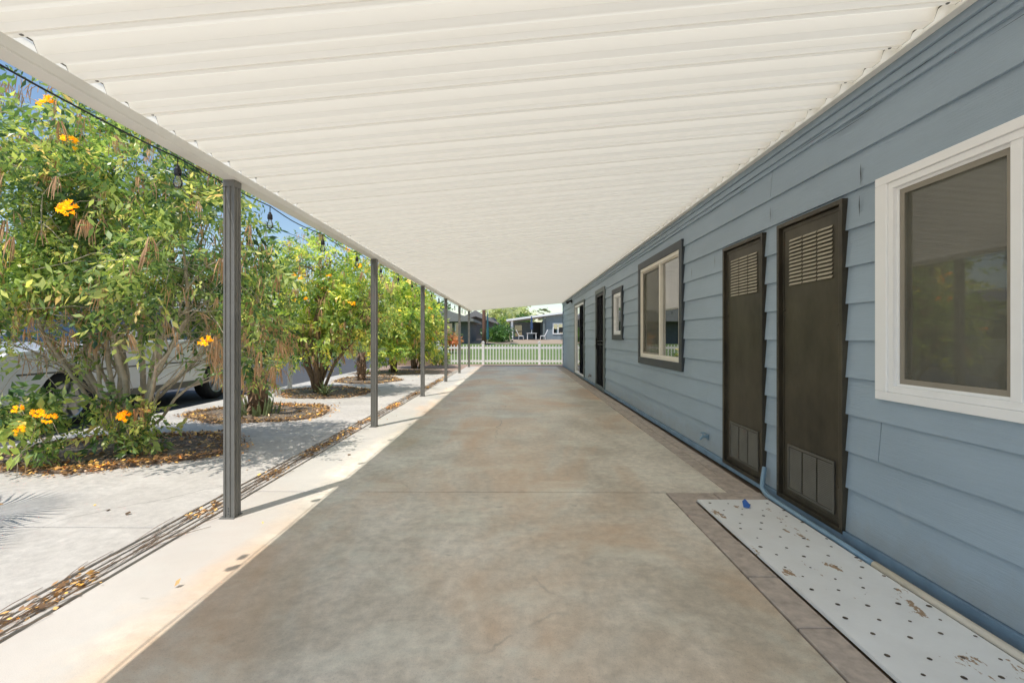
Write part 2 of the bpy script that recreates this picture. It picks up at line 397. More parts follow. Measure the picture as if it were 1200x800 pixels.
# shared meshes for pods and flowers
def pod_mesh(seed):
    r = random.Random(seed); mb = MB()
    for i in range(9):
        a = r.uniform(0, 6.28); L = r.uniform(.09,.19); sp = r.uniform(.0,.028); w = .0042
        x0, y0 = math.cos(a)*.012, math.sin(a)*.012
        p0 = Vector((x0,y0,0)); p1 = Vector((x0+math.cos(a)*sp, y0+math.sin(a)*sp, -L*.5)); p2 = Vector((x0+math.cos(a)*sp*1.4, y0+math.sin(a)*sp*1.2, -L))
        mb.tube([p0,p1,p2], [w*.6,w,w*.4], 3, False)
    o = mb.build('seed_pod_bunch', M['pod']); me = o.data; bpy.data.objects.remove(o); return me
def flower_mesh(seed):
    r = random.Random(seed); mb = MB()
    for i in range(9):
        a = r.uniform(0,6.28); e = r.uniform(-.4,1.2); d = Vector((math.cos(a)*math.cos(e), math.sin(a)*math.cos(e), math.sin(e)))
        c = d*r.uniform(.02,.055); q = d.to_track_quat('Z','Y').to_matrix()
        for k in range(5):
            t0 = 2*math.pi*k/5; t1 = t0+1.15; tm = (t0+t1)/2
            A = q @ Vector((math.cos(t0)*.006, math.sin(t0)*.006, .0)); B = q @ Vector((math.cos(t0)*.018, math.sin(t0)*.018, .030))
            Cc = q @ Vector((math.cos(tm)*.030, math.sin(tm)*.030, .036)); D = q @ Vector((math.cos(t1)*.018, math.sin(t1)*.018, .030)); E = q @ Vector((math.cos(t1)*.006, math.sin(t1)*.006, 0))
            mb.add([c+A, c+B, c+Cc, c+D, c+E], [(0,1,2,3,4)])
    o = mb.build('flower_cluster', M['petal'], fix=False); me = o.data; bpy.data.objects.remove(o); return me
M['petal'] = leaf_mat('yellow_petals', [(0,(.60,.37,.015)),(1,(.60,.37,.015))], .4)
PODS = [pod_mesh(i) for i in range(5)]; FLOWERS = [flower_mesh(i) for i in range(4)]
def attach(name, meshes, parent, pts, s0=.8, s1=1.3):
    off = wloc(parent)
    for i, p in enumerate(pts):
        o = bpy.data.objects.new(name, meshes[i % len(meshes)]); C.objects.link(o); o.parent = parent
        o.location = Vector(p) - off; o.rotation_euler = (rng.uniform(-.25,.25), rng.uniform(-.25,.25), rng.uniform(0,6.28))
        s = rng.uniform(s0, s1); o.scale = (s,s,s)

def tree(base, label, lobes, nspr, stems, r0, lmat, bmat, k=8, L=.075, W=.028, length=.2, pods=0, flowers=0, fpts=(), group=None, cat='tree', name='trumpet_tree', thr=-.12, nscale=1.5, sub=4, twig=3, fs=(1.0,1.5), spread=.16, morepods=0):
    t = empty(name, base, label, cat, group)
    branchwork(base, lobes, stems, r0, sub, twig, spread).build('trunk', bmat, t, smooth=True)
    P, D = crown_points(lobes, nspr, thr, nscale)
    q = sprigs(P, D, k, length, L, W)
    rn = np.clip(np.tile(rng.normal(.36,.27,len(P)), k)*.75 + .3*rng.random(len(q)), 0, 1)
    mesh_quads('crown', q, lmat, rn, t)
    cam = np.array([0,0,1.22])
    def outer(n, zmin=0):
        res = []
        while len(res) < n:
            l = lobes[int(rng.integers(0, len(lobes)))]
            d = unit(rng.normal(size=3)); p = np.array(l[:3]) + d*np.array(l[3:6])*(.86+.16*rng.random())
            if np.dot(unit(cam-p), d) < .1 or p[2] < .5+zmin: continue
            res.append(p)
        return res
    if pods: attach('seed_pod_bunch', PODS, t, outer(pods), .8, 1.35)
    if morepods:
        mb = MB()
        for p in outer(morepods):
            c = cam + (np.array(p)-cam)*rng.uniform(1.0,1.12)
            for _ in range(int(rng.integers(2,6))):
                L = rng.uniform(.07,.16); o_ = rng.normal(size=3)*.02; e = rng.normal(size=3)*.03
                a = c+o_; mb.tube([a, a+e*.6+np.array([0,0,-L*.5]), a+e+np.array([0,0,-L])], [.003,.0045,.002], 3, False)
        mb.build('loose_pods', M['pod'], t)['kind'] = 'stuff'
    if flowers or len(fpts): attach('flower_cluster', FLOWERS, t, list(fpts) + outer(flowers, .4), *fs)
    return t

def pix(px, py, Y): return ((px-605)/533*Y, Y, 1.22-(py-395)/533*Y)

# ------------------------------------------------------------------ setting: ground
def gz(y):
    ys = [(-400,0),(22,0),(45,.55),(55,.98),(900,1.0)]
    for (a,za),(b_,zb) in zip(ys, ys[1:]):
        if y <= b_: return za + (zb-za)*(max(y,a)-a)/(b_-a)
    return 1.0
def sheet(name, x0, x1, ys, mat, dz, nx=1):
    mb = MB()
    for a, b_ in zip(ys, ys[1:]):
        mb.quad((x0,a,gz(a)+dz),(x1,a,gz(a)+dz),(x1,b_,gz(b_)+dz),(x0,b_,gz(b_)+dz))
    return tag(mb.build(name, mat), kind='structure')
sheet('ground', -700, 700, [-300,-20,19.3,22,30,38,45,50,55,70,900], M['tan'], -.06)
sheet('lawn', -30, 30, [20.75,22,26,30,34,38,42,45.5], M['lawn'], -.03)
sheet('gravel_ground', -5.6, 6, [15.0,19.2,20.75], M['gravel'], -.012)
sheet('road', -12.2, -5.75, [-60,-20,19,30,42], M['asphalt'], -.05)
sheet('kerb_verge', -40, -12.3, [-60,-20,19,20.7], M['gravel'], -.035)
tag(MB().box(-5.75,-5.6,-30,19,-.05,.0).build('kerb', M['pad'], bevel=.01), kind='structure')

# patio slab: panels separated by tooled joints
slab_j = [-6,-.55,3.59,7.70,11.8,15.9,19.15]
mb = MB(); g = .0075
for a, b_ in zip(slab_j, slab_j[1:]):
    if a < 3.5:
        mb.box(-2.06, 1.17, a+g, b_-g, -.08, 0)
    else: mb.box(-2.06, 1.66, a+g, b_-g, -.08, 0)
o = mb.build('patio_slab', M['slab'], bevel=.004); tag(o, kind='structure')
mb = MB()
yj = [-6,-1.2,2.9,7.3,11.2,15.0]
for a, b_ in zip(yj, yj[1:]): mb.box(-5.6, -2.285, a+g*.7, b_-g*.7, -.08, 0)
tag(mb.build('garden_pavement', M['pad'], bevel=.004), kind='structure')
# slotted drain strip between the two pours
mb = MB(); mb.box(-2.285,-2.06,-6,19,-.07,-.03)
mb.build('drain_trench', M['gap'])['kind'] = 'structure'
mb = MB()
for x in (-2.262,-2.212,-2.166,-2.118): 
    for a in np.arange(-6, 15, 2.3):
        wv = random.uniform(-.003,.003)
        mb.box(x+wv, x+.030+wv, a, a+2.292, -.035, -.004+random.uniform(-.004,.004))
mb.build('drain_strip', M['pad'], bevel=.003)['kind'] = 'structure'
mb = MB(); mb.box(-6,6.2,-6,19.2,-.09,-.062); mb.build('joint_base', M['gap'])['kind'] = 'structure'

# pavers along the house
mb = MB()
def brick(x0,x1,y0,y1):
    z = random.uniform(-.006,.004); mb.box(x0+.003,x1-.003,y0+.003,y1-.003,-.06,z)
y = -3.0
while y < 3.36: brick(1.178,1.335,y,y+.41); y += .41
for x in (1.178,1.545): brick(x, x+.365 if x<1.5 else 1.915, 3.40, 3.60)
y = 3.60
while y < 19.1: brick(1.668,1.79,y,y+.41); brick(1.792,1.915,y-.2 if y>3.7 else y,y+.21); y += .41
tag(mb.build('paver_border', M['paver'], bevel=.006), kind='structure')

# planting beds
def bed(cx, cy, rx, ry, seed, name='planting_bed'):
    r = random.Random(seed); mb = MB(); n = 40; ring = []
    for i in range(n):
        a = 2*math.pi*i/n; f = 1+.10*math.sin(2*a+seed)+.06*math.sin(5*a+seed*2)
        ring.append((cx+math.cos(a)*rx*f, cy+math.sin(a)*ry*f))
    mb.add([(x,y,.004) for x,y in ring]+[(cx,cy,.05)], [(i,(i+1)%n,n) for i in range(n)])
    tag(mb.build(name, M['dirt'], smooth=True), kind='structure')
    return ring
BEDS = [(-4.25,4.85,1.05,.85),(-4.1,7.3,.98,.95),(-4.2,10.0,.95,1.0),(-4.2,12.9,.95,.95),(-4.2,15.6,1.0,1.0)]
for i, bd in enumerate(BEDS):
    ring = bed(*bd, i+1)
    mb = MB(); pts = [(x,y,.012) for x,y in ring]; mb.tube(pts+[pts[0]], .022, 6)
    tag(mb.build('bed_edging', M['barkd'], smooth=True), ['low timber edging round the nearest planting bed','low edging round the bed of the first palm','low edging round the bed of the second flowering tree','low edging round the bed of the second palm','low edging round the farthest planting bed'][i], 'bed edging')

# fallen leaves
def litter(P, s=.03):
    n = len(P); P = np.array(P, float)
    d = rng.normal(size=(n,3)); d[:,2] *= .25; d = unit(d); w = unit(np.cross(d, rng.normal(size=(n,3))*.35+np.array([0,0,1])))
    l = (s*(.5+rng.random(n)))[:,None]; ww = l*(.18+.3*rng.random(n))[:,None]
    return np.stack([P, P+d*l*.5-w*ww, P+d*l, P+d*l*.5+w*ww], axis=1)
pts = []
for i, (cx,cy,rx,ry) in enumerate(BEDS):
    for _ in range([5200,3000,1900,1300,900][i]):
        a = rng.uniform(0,2*math.pi); f = 1+.10*math.sin(2*a+i+1)+.06*math.sin(5*a+(i+1)*2)
        rr = rng.normal(.97,.09) if rng.random() < .72 else rng.random()**.5
        x, yy = cx+math.cos(a)*rx*f*rr, cy+math.sin(a)*ry*f*rr
        pts.append((x, yy, .018+.03*rng.random()*(1 if rr<1.05 else .1)))
tag(mesh_quads('fallen_leaves', litter(pts, .034), M['litter']), 'brown and yellow fallen leaves heaped round the planting beds', 'leaf litter', kind='stuff')
pts = []
while len(pts) < 2600:
    y = rng.uniform(.6, 15)
    dens = .12+1.5*noise.noise(Vector((0, y*1.3, 3)))
    if rng.random() > dens: continue
    x = -2.165 + rng.normal()*.045 - .01
    pts.append((x, y, -.012+.03*rng.random()))
for _ in range(160): pts.append((rng.uniform(-5.3,-1.5), rng.uniform(2,15), .008))
tag(mesh_quads('channel_leaves', litter(pts, .032), M['litter']), 'dry leaves and pods caught in the slotted channel beside the posts', 'leaf litter', kind='stuff')
# long dry twigs in the channel
mb = MB()
for _ in range(420):
    y = rng.uniform(1.0,13); x = -2.17+rng.normal()*.05; L = rng.uniform(.05,.38); a = rng.normal()*.22
    p0 = Vector((x,y,.008)); p1 = Vector((x+math.sin(a)*L*.5+.01, y+L*.5, .02)); p2 = Vector((x+math.sin(a)*L, y+L, .006))
    mb.tube([p0,p1,p2], [.0018,.0022,.0012], 4)
tag(mb.build('dry_twigs', M['twig']), 'thin dry twigs lying along the slotted channel', 'twigs', kind='stuff')

# ------------------------------------------------------------------ patio cover
pc = empty('patio_cover', (-1.93, 3.05, 0), 'long white corrugated metal patio cover on a row of grey posts beside the house', 'patio cover')
Y0, Y1 = -0.5, 19.25
XL, XR = -1.898, 1.905
def rz(x): return 2.341 + (x+1.88)*(2.660-2.336)/(1.935+1.88)
prof = []; y = Y0; 
# period .3048: low .062, rise, high wide, fall, low .062, rise, high narrow, fall
while y < Y1:
    for dy, h in ((0,0),(.024,0),(.025,-.005),(.030,-.005),(.031,0),(.056,0),(.066,.046),(.136,.046),(.158,0),(.214,0),(.222,.026),(.268,.026),(.282,0)):
        prof.append((y+dy, h))
    y += .3048
prof = [p for p in prof if p[0] <= Y1]
mb = MB(); xs = [XL,-.7,.6,XR]
for x in xs:
    for (yy,h) in prof: mb.v.append((x, yy, rz(x)+h+ .0015*math.sin(yy*3.1+x)))
n = len(prof)
for i in range(len(xs)-1):
    for k in range(n-1): mb.f.append((i*n+k, i*n+k+1, (i+1)*n+k+1, (i+1)*n+k)); mb.m.append(0)
mb.build('roof_panel', M['roofpanel'], pc, fix=False)
mb = MB(); mb.quad((-1.96,Y0,rz(-1.96)+.080),(1.93,Y0,rz(1.93)+.060),(1.93,Y1,rz(1.93)+.060),(-1.96,Y1,rz(-1.96)+.080))
mb.build('light_diffuser', M['roofdiffuser'], pc, fix=False)  # added translucent sheet, spreads sunlight evenly onto the ribbed panel
for (xe, dx, nm) in ((XL-.001, -1, 'rib_shade_strip'), (XR+.001, 1, 'rib_shade_strip')):
    mb = MB(); z = rz(xe); nn = len(prof)
    mb.v = [(xe,ya,z+ha+.0005) for ya,ha in prof] + [(xe,ya,z+ha-(.007 if ha > .001 else .001)) for ya,ha in prof]
    mb.f = [(k,k+1,nn+k+1,nn+k) for k in range(nn-1)]; mb.m = [0]*(nn-1)
    mb.build(nm, M['edge'], pc, fix=False)  # dark strips paint the shade where the ribs end
for k_ in range(64):
    y = Y0+.041+k_*.3048
    if y > 7: break
    for xx in (-1.84, 1.86): MB().lathe([(0,-.004),(.006,-.003),(.008,.0)], (xx,y,rz(xx)-.0005), 8).build('screw', M['post'], pc)
mb = MB()   # C-shaped beam: web, lips, bottom
mb.box(-1.972,-1.880,Y0,Y1,2.280,2.286); mb.box(-1.886,-1.880,Y0,Y1,2.287,2.334); mb.box(-1.972,-1.966,Y0,Y1,2.287,2.425)
mb.box(-1.966,-1.886,Y0,Y1,2.322,2.326)
mb.build('beam', M['beam'], pc, bevel=.0015)
mb = MB(); mb.box(1.936,1.948,Y0,Y1,2.640,2.735); mb.box(1.898,1.936,Y0,Y1,2.636,2.642); mb.box(1.890,1.936,Y0,Y1,2.722,2.735)
mb.build('wall_channel', M['beam'], pc)
mb = MB(); mb.box(XL,XR,Y1+.001,Y1+.012,2.33,2.345)
mb.v = [(x, y, rz(x)+(-.01 if z<2.34 else .075)) for x,y,z in mb.v]; mb.build('end_fascia', M['beam'], pc)
post_y = [-.25, 3.085, 6.19, 9.40, 12.5, 15.5, 18.6]
for i, py_ in enumerate(post_y):
    mb = MB(); w = .0375; cx = -1.937
    # rolled post with ribbed faces
    pr = [(-w,-w),(-.026,-w),(-.022,-w+.007),(-.010,-w+.007),(-.006,-w),(.006,-w),(.010,-w+.007),(.022,-w+.007),(.026,-w),(w,-w)]
    full = []
    for q in range(4):
        a = q*math.pi/2
        for (u,v_) in pr[:-1]: full.append((cx+u*math.cos(a)-v_*math.sin(a), py_+u*math.sin(a)+v_*math.cos(a)))
    mb.prism(full, 'z', .006, 2.2795)
    p = mb.build('post', M['post'], pc)
    mb = MB(); mb.box(cx-w-.022, cx+w+.004, py_-w-.014, py_+w+.012, .0005, .006)
    for u in (-w-.01,): mb.lathe([(0,.012),(.006,.012),(.006,.006)], (cx+u, py_-.02, 0), 6)
    mb.build('base_plate', M['post'], p)
    for zz in (.03,.05,.068): MB().lathe([(0,.003),(.004,.002),(.004,-.001)], (cx-.002, py_-w-.0005, zz), 6, Matrix.Rotation(R(90),3,'X')).build('bolt', M['darktrim'], p)
    mb = MB(); mb.box(cx-w-.002, cx+w+.002, py_-w-.002, py_+w+.002, 2.236, 2.2795)
    mb.build('bracket', M['post'], p)

# ------------------------------------------------------------------ string lights
sl = empty('string_lights', (-2.03, 2.65, 2.27), 'black string light cord with clear bulbs hung along the outer edge of the patio cover', 'string lights')
cord = []; xb = -1.985
for i in range(19):
    ya = -.35+i
    for k in range(8):
        t = k/8; cord.append((xb+.004*math.sin(i*2+k), ya+t, 2.272-.018*math.sin(math.pi*t)*(1+.5*math.sin(i*1.7))))
cord = [c for c in cord if c[1] < 18.9]
MB().tube(cord, .0045, 5).build('cord', M['black'], sl)
for i in range(1, 19):
    yy = -.35+i
    mb = MB(); mb.tube([(xb,yy,2.272),(xb,yy,2.215)], .0035, 5); mb.lathe([(.0,.0),(.009,0),(.012,-.012),(.018,-.02),(.020,-.05),(.017,-.058),(0,-.058)], (xb,yy,2.225), 10)
    s_ = mb.build('lamp_socket', M['black'], sl, smooth=False)
    MB().lathe([(.012,0),(.014,-.012),(.024,-.035),(.026,-.052),(.018,-.070),(0,-.077)], (xb,yy,2.168), 12).build('bulb', M['bulb'], s_, smooth=True)
# bracket at the top-left
tag(MB().box(-2.05,-2.02,1.70,1.745,2.255,2.31).build('cord_clip', M['post'], pc))

# ------------------------------------------------------------------ house
H = empty('house', (2.0, 7.5, 0), 'long single storey house with blue grey lap siding on the right of the patio', 'house')
YH0, YH1 = -2.2, 19.4
openings = [  # y0,y1,z0,z1
 (1.10,2.46,.92,2.045), (2.78,3.42,.05,2.035), (3.67,4.33,.05,2.03), (5.50,7.25,.89,2.31),
 (8.55,9.25,1.26,2.09), (10.28,11.2,.02,2.24), (13.3,15.3,.02,2.26)]
laps = [.06,.32,.54,.76,.98,1.20,1.42,1.64,1.86,2.08,2.295,2.51,2.70]
sid = MB(); rj = random.Random(3)
joints = {k: sorted([rj.uniform(-4,-2)+j*rj.uniform(3.4,4.4) + rj.uniform(-.4,.4) for j in range(8)]) for k in range(12)}
for k in range(12):
    za, zb = laps[k], laps[k+1]
    xa = lambda z: 1.979 + .018*(z-za)/(zb-za)
    cuts = sorted(set([YH0, YH1] + [o[0] for o in openings] + [o[1] for o in openings] + [j for j in joints[k] if YH0 < j < YH1]))
    for a, b_ in zip(cuts, cuts[1:]):
        ga = .0022 if a in joints[k] else 0; gb = .0022 if b_ in joints[k] else 0
        y0, y1 = a+ga, b_-gb; ym = (a+b_)/2
        segs = [(za, zb)]
        for o in openings:
            if o[0]-1e-6 <= a and b_ <= o[1]+1e-6:
                ns = []
                for (s0,s1) in segs:
                    if o[2] > s0: ns.append((s0, min(s1,o[2])))
                    if o[3] < s1: ns.append((max(s0,o[3]), s1))
                segs = [q for q in ns if q[1]-q[0] > .002]
        for (s0,s1) in segs:
            sid.quad((xa(s0),y0,s0),(xa(s0),y1,s0),(xa(s1),y1,s1),(xa(s1),y0,s1))
            sid.quad((xa(s0),y0,s0),(1.9985,y0,s0),(1.9985,y1,s0),(xa(s0),y1,s0))
            sid.quad((xa(s0),y0,s0),(xa(s1),y0,s1),(1.9985,y0,s1),(1.9985,y0,s0))
            sid.quad((xa(s0),y1,s0),(xa(s1),y1,s1),(1.9985,y1,s1),(1.9985,y1,s0))
sid.build('siding', M['siding'], H, fix=False)
# sheathing behind the boards
mb = MB(); cuts = sorted(set([YH0,YH1]+[o[0] for o in openings]+[o[1] for o in openings]))
for a, b_ in zip(cuts, cuts[1:]):
    segs = [(0, 2.75)]
    for o in openings:
        if o[0] <= a and b_ <= o[1]: segs = [(0,o[2]),(o[3],2.75)]
    for s0,s1 in segs: mb.box(2.0,2.12,a,b_,s0,s1)
mb.build('wall', M['darktrim'], H)
mb = MB(); mb.box(2.121,9,YH1-.12,YH1,0,2.75); mb.box(2.121,9,YH0,YH0+.12,0,2.75); mb.box(8.9,9,YH0+.13,YH1-.13,0,2.75)
mb.build('end_wall', M['siding'], H)
mb = MB(); mb.box(2.13,8.8,YH0+.2,YH1-.2,.0,.02); mb.box(3.6,3.65,YH0+.2,YH1-.2,.03,2.7); mb.box(2.13,8.8,YH0+.2,YH1-.2,2.71,2.74)
mb.build('interior', M['inside'], H)
mb = MB(); mb.box(1.95,9.3,YH0-.2,YH1+.05,2.756,2.80); mb.prism([(1.95,2.802),(5.6,3.30),(9.3,2.802)], 'y', YH0-.2, YH1+.05)
mb.build('roof', M['roofgrey'], H)
MB().box(1.962,1.996,YH0,YH1-.15,.0,.055).build('foundation_skirt', M['skirt'], H)
mb = MB(); mb.box(1.950,1.983,YH0,YH1,2.600,2.735); mb.box(1.966,1.984,YH0,YH1,2.548,2.598)
mb.build('fascia_board', M['siding'], H, bevel=.003)
MB().box(1.972,2.02,YH1-.05,YH1+.012,.0,2.59).build('corner_board', M['darktrim'], H)

def ring(mb, y0,y1,z0,z1,w,x0,x1, wz=None):
    wz = wz or w
    mb.box(x0,x1,y0,y1,z0,z0+wz); mb.box(x0,x1,y0,y1,z1-wz,z1); mb.box(x0,x1,y0,y0+w,z0+wz,z1-wz); mb.box(x0,x1,y1-w,y1,z0+wz,z1-wz)
def window(y0,y1,z0,z1,tw,trim,frame,mull,screen_far,label,x_t=1.955,fw=.045,blind=True,tz=None):
    tz = tz or tw; mb = MB(); ring(mb, y0,y1,z0,z1,tw,x_t,1.999,tz)
    w_ = mb.build('window', trim, H, bevel=.003); w_['label'] = label
    a,b_,c,d = y0+tw+.001,y1-tw-.001,z0+tz+.001,z1-tz-.001
    mb = MB(); ring(mb, a,b_,c,d,fw,1.972,2.05); ring(mb, a+fw,b_-fw,c+fw,d-fw,.014,1.990,2.04)
    if mull: mb.box(1.978,2.045,mull-.022,mull+.022,c+fw,d-fw)
    mb.build('frame', frame, w_, bevel=.002)
    i0,i1,j0,j1 = a+fw+.012,b_-fw-.012,c+fw+.012,d-fw-.012
    MB().box(2.018,2.022,i0,i1,j0,j1).build('pane', M['glass'], w_)
    if screen_far is not None:
        s0,s1 = (mull+.022,i1) if screen_far else (i0,mull-.022)
        mb = MB(); ring(mb, s0,s1,j0,j1,.028,1.996,2.006)
        mb.build('screen_frame', M['greyal'], w_)
        MB().box(2.0,2.001,s0+.028,s1-.028,j0+.028,j1-.028).build('screen', M['screen'], w_)
    if blind: MB().box(2.075,2.08,i0-.02,i1+.02,j0,j1).build('blind', M['blind'], w_)
    return w_
M['greyal'] = simple('taupe_screen_frame', (.30,.27,.22), .5, var=.06)
window(1.02,2.51,.885,2.08,.075,M['trimwhite'],M['white'],1.82,True,'large white framed sliding window nearest the camera',1.962,.033,True,.045)
window(5.41,7.35,.81,2.385,.10,M['darktrim'],M['creamframe'],6.31,True,'cream framed sliding window with charcoal trim',1.958)
window(8.46,9.35,1.17,2.18,.10,M['darktrim'],M['white'],None,None,'small white window with charcoal trim',1.955,.06)

def utility_door(y0,y1,label):
    z0,z1 = .035,2.055
    mb = MB(); ring(mb,y0,y1,z0,z1,.028,1.958,1.999); d = mb.build('utility_door', M['bronze'], H, bevel=.002); d['label'] = label
    mb = MB(); a,b_,c,e = y0+.032,y1-.032,z0+.032,z1-.032
    mb.box(1.984,1.998,a,b_,c,e); ring(mb,a+.018,b_-.018,c+.018,e-.018,.010,1.979,1.984)
    mb.build('door_panel', M['bronze'], d, bevel=.002)
    W = b_-a; u0,u1 = a+W*.13, b_-W*.16
    mb = MB(); cw = (u1-u0-.03)/3
    for k in range(3):
        q0 = u0+k*(cw+.015)
        for j in range(13):
            zz = 1.60+j*.0262
            mb.box(-.0015,.0015,q0,q0+cw,-.008,.008, Matrix.Translation((1.9775,0,zz)) @ Matrix.Rotation(R(28),4,'Y'))
    mb.build('top_louver', M['slat'], d)
    mb = MB(); g0,g1 = .14,.425
    ring(mb,u0-.02,u1+.02,g0-.02,g1+.02,.014,1.974,1.9835)
    for k in range(3):
        q0 = u0+k*(cw+.015)
        for j in range(24):
            zz = g0+.004+j*.0119
            mb.box(-.001,.001,q0,q0+cw,-.0045,.0045, Matrix.Translation((1.9785,0,zz)) @ Matrix.Rotation(R(30),4,'Y'))
    mb.build('lower_grille', M['slatdark'], d)
    for (yy,zz) in ((b_-.03,1.42),(b_-.03,.52),(a+.03,.30),(a+.03,1.3)):
        mb = MB(); mb.lathe([(0,.010),(.009,.008),(.011,0),(.011,-.002)], (1.9838,yy,zz), 10, Matrix.Rotation(R(-90),3,'Y'))
        mb.build('latch', M['bronze'], d)
    mb = MB()
    for j in range(22): mb.lathe([(0,.003),(.004,.002),(.005,0)], (1.9578,y1-.014,.12+j*.087), 6, Matrix.Rotation(R(-90),3,'Y'))
    o_ = mb.build('rivets', M['slatdark'], d); o_['kind'] = 'stuff'
utility_door(2.755,3.445,'nearer bronze metal utility door with louvers')
utility_door(3.645,4.345,'farther bronze metal utility door with louvers')

# security door
mb = MB(); ring(mb,10.15,11.34,-.02,2.36,.10,1.957,1.999); d = mb.build('security_door', M['greytrim'], H, bevel=.003); d['label'] = 'black security screen door'
mb = MB(); ring(mb,10.29,11.2,.02,2.24,.055,1.966,2.0,.055)
for yy in (10.48,10.67,10.86,11.05): mb.box(1.974,1.986,yy-.006,yy+.006,.08,2.18)
for zz in (1.05,1.13): mb.box(1.972,1.988,10.35,11.14,zz-.01,zz+.01)
mb.build('door_frame', M['black'], d)
MB().box(1.990,1.991,10.34,11.15,.07,2.18).build('door_mesh', M['screenb'], d)
mb = MB(); mb.tube([(1.96,11.13,1.02),(1.915,11.13,1.02),(1.91,11.03,1.02)],.011,6); mb.lathe([(0,.03),(.03,.02),(.03,0)],(1.966,11.13,1.15),10,Matrix.Rotation(R(-90),3,'Y')); mb.box(1.94,1.966,11.10,11.16,.93,1.2)
mb.build('door_handle', M['black'], d)
# sliding patio door
mb = MB(); ring(mb,13.2,15.4,-.02,2.33,.07,1.955,1.999); d = mb.build('sliding_door', M['greytrim'], H, bevel=.003); d['label'] = 'white sliding glass patio door at the far end'
mb = MB(); ring(mb,13.28,15.32,.05,2.255,.06,1.965,2.03); mb.box(1.985,2.03,14.24,14.33,.11,2.19); mb.build('door_frame', M['white'], d)
MB().box(2.01,2.014,13.34,15.26,.11,2.19).build('pane', M['glass'], d)
mb = MB(); ring(mb,13.30,14.25,.10,2.2,.03,1.975,1.984); mb.build('screen_frame', M['black'], d); MB().box(1.979,1.980,13.33,14.22,.13,2.17).build('screen', M['screenb'], d)
# floodlight
mb = MB(); mb.box(1.955,1.984,16.2,16.32,2.44,2.56); L_ = mb.build('wall_lamp', M['black'], H)
for dy in (-.13,.13):
    Mx = Matrix.Rotation(R(-115),3,'Y') @ Matrix.Rotation(R(40*dy/.13),3,'X')
    mb = MB(); mb.lathe([(0,-.03),(.03,-.03),(.035,.04),(.06,.11),(0,.115)], (1.90,16.26+dy,2.50), 12, Mx); mb.tube([(1.95,16.26,2.5),(1.90,16.26+dy,2.50)], .014, 6)
    mb.build('lamp_head', M['black'], L_, smooth=False)
# hose tap with blue paint, and dark one
def tap(y, z, mat, label):
    mb = MB(); mb.tube([(1.985,y,z),(1.93,y,z),(1.905,y,z-.03)], [.013,.013,.010], 8)
    mb.lathe([(.0,.0),(.028,.002),(.028,.010),(0,.012)], (1.935,y,z+.035), 8); mb.tube([(1.935,y,z),(1.935,y,z+.04)], .006, 6); mb.box(1.978,1.984,y-.03,y+.03,z-.03,z+.03)
    o = mb.build('hose_tap', mat, H); o['label'] = label
tap(4.74,.19,M['bluepaint'],'blue painted hose tap'); tap(12.1,.20,M['barkd'],'brown hose tap')

# splits in the old siding near the top
mb = MB(); rr = random.Random(9)
for _ in range(26):
    y = rr.uniform(1.4,14); L = rr.uniform(.15,.6); z = rr.choice([2.49,2.475,2.53,2.545]); 
    x = 1.9770; mb.add([(x,y,z),(x,y+L*.4,z+rr.uniform(.001,.004)),(x,y+L,z+.001),(x,y+L*.5,z-.001)], [(0,1,2,3)])
for (y,z) in ((2.64,1.98),(2.63,2.16),(4.55,1.98),(5.15,1.95),(3.56,2.18)):
    x = 1.9765; mb.add([(x,y,z-.07),(x,y+.006,z),(x,y+.001,z+.06),(x,y-.003,z)], [(0,1,2,3)])
mb.build('board_splits', M['darktrim'], H, fix=False)['kind'] = 'stuff'

# ------------------------------------------------------------------ perforated board, pipe, tape by the wall
mb = MB(); mb.box(1.342,1.862,-1.5,3.385,.004,.020)

rr = random.Random(5); mb.cur = 1
yy = 3.30; row = 0
while yy > -1.4:
    for k in range(4):
        x = 1.40+k*.135+(.045 if row % 2 else 0)+rr.uniform(-.008,.008); y = yy+rr.uniform(-.02,.02)
        r_ = .0095*rr.uniform(.6,1.25)
        mb.add([(x+math.cos(t)*r_, y+math.sin(t)*r_*rr.uniform(.85,1.1), .0212) for t in [i*math.pi/4 for i in range(8)]], [tuple(range(8))])
    yy -= .112; row += 1
bo = mb.build('perforated_board', [M['board'], M['hole']], fix=False); tag(bo, 'peeling white perforated board lying on the ground along the house wall', 'board')
pts = [(1.955,3.60,.20),(1.93,3.58,.12),(1.905,3.55,.05),(1.895,3.46,.028),(1.892,3.2,.024),(1.893,2.7,.022),(1.888,2.42,.022)]
tag(MB().tube(pts, .017, 10).build('conduit_pipe', M['bluepaint'], smooth=True), 'blue painted pipe running along the foot of the house wall', 'pipe')
tag(MB().tube([(1.886,2.415,.024),(1.886,1.9,.024),(1.890,.5,.026),(1.890,-1.4,.024)], .019, 10).build('cream_pipe', M['pvc'], smooth=True), 'cream plastic pipe on the ground between the white board and the wall', 'pipe')
mb = MB(); mb.add([(1.60,3.22,.024),(1.66,3.24,.03),(1.645,3.29,.06),(1.615,3.27,.05),(1.63,3.20,.026)], [(0,1,2),(0,2,3),(0,4,1)])
tag(mb.build('tape_scrap', M['tape'], fix=False), 'small scrap of blue tape on the white board', 'tape')

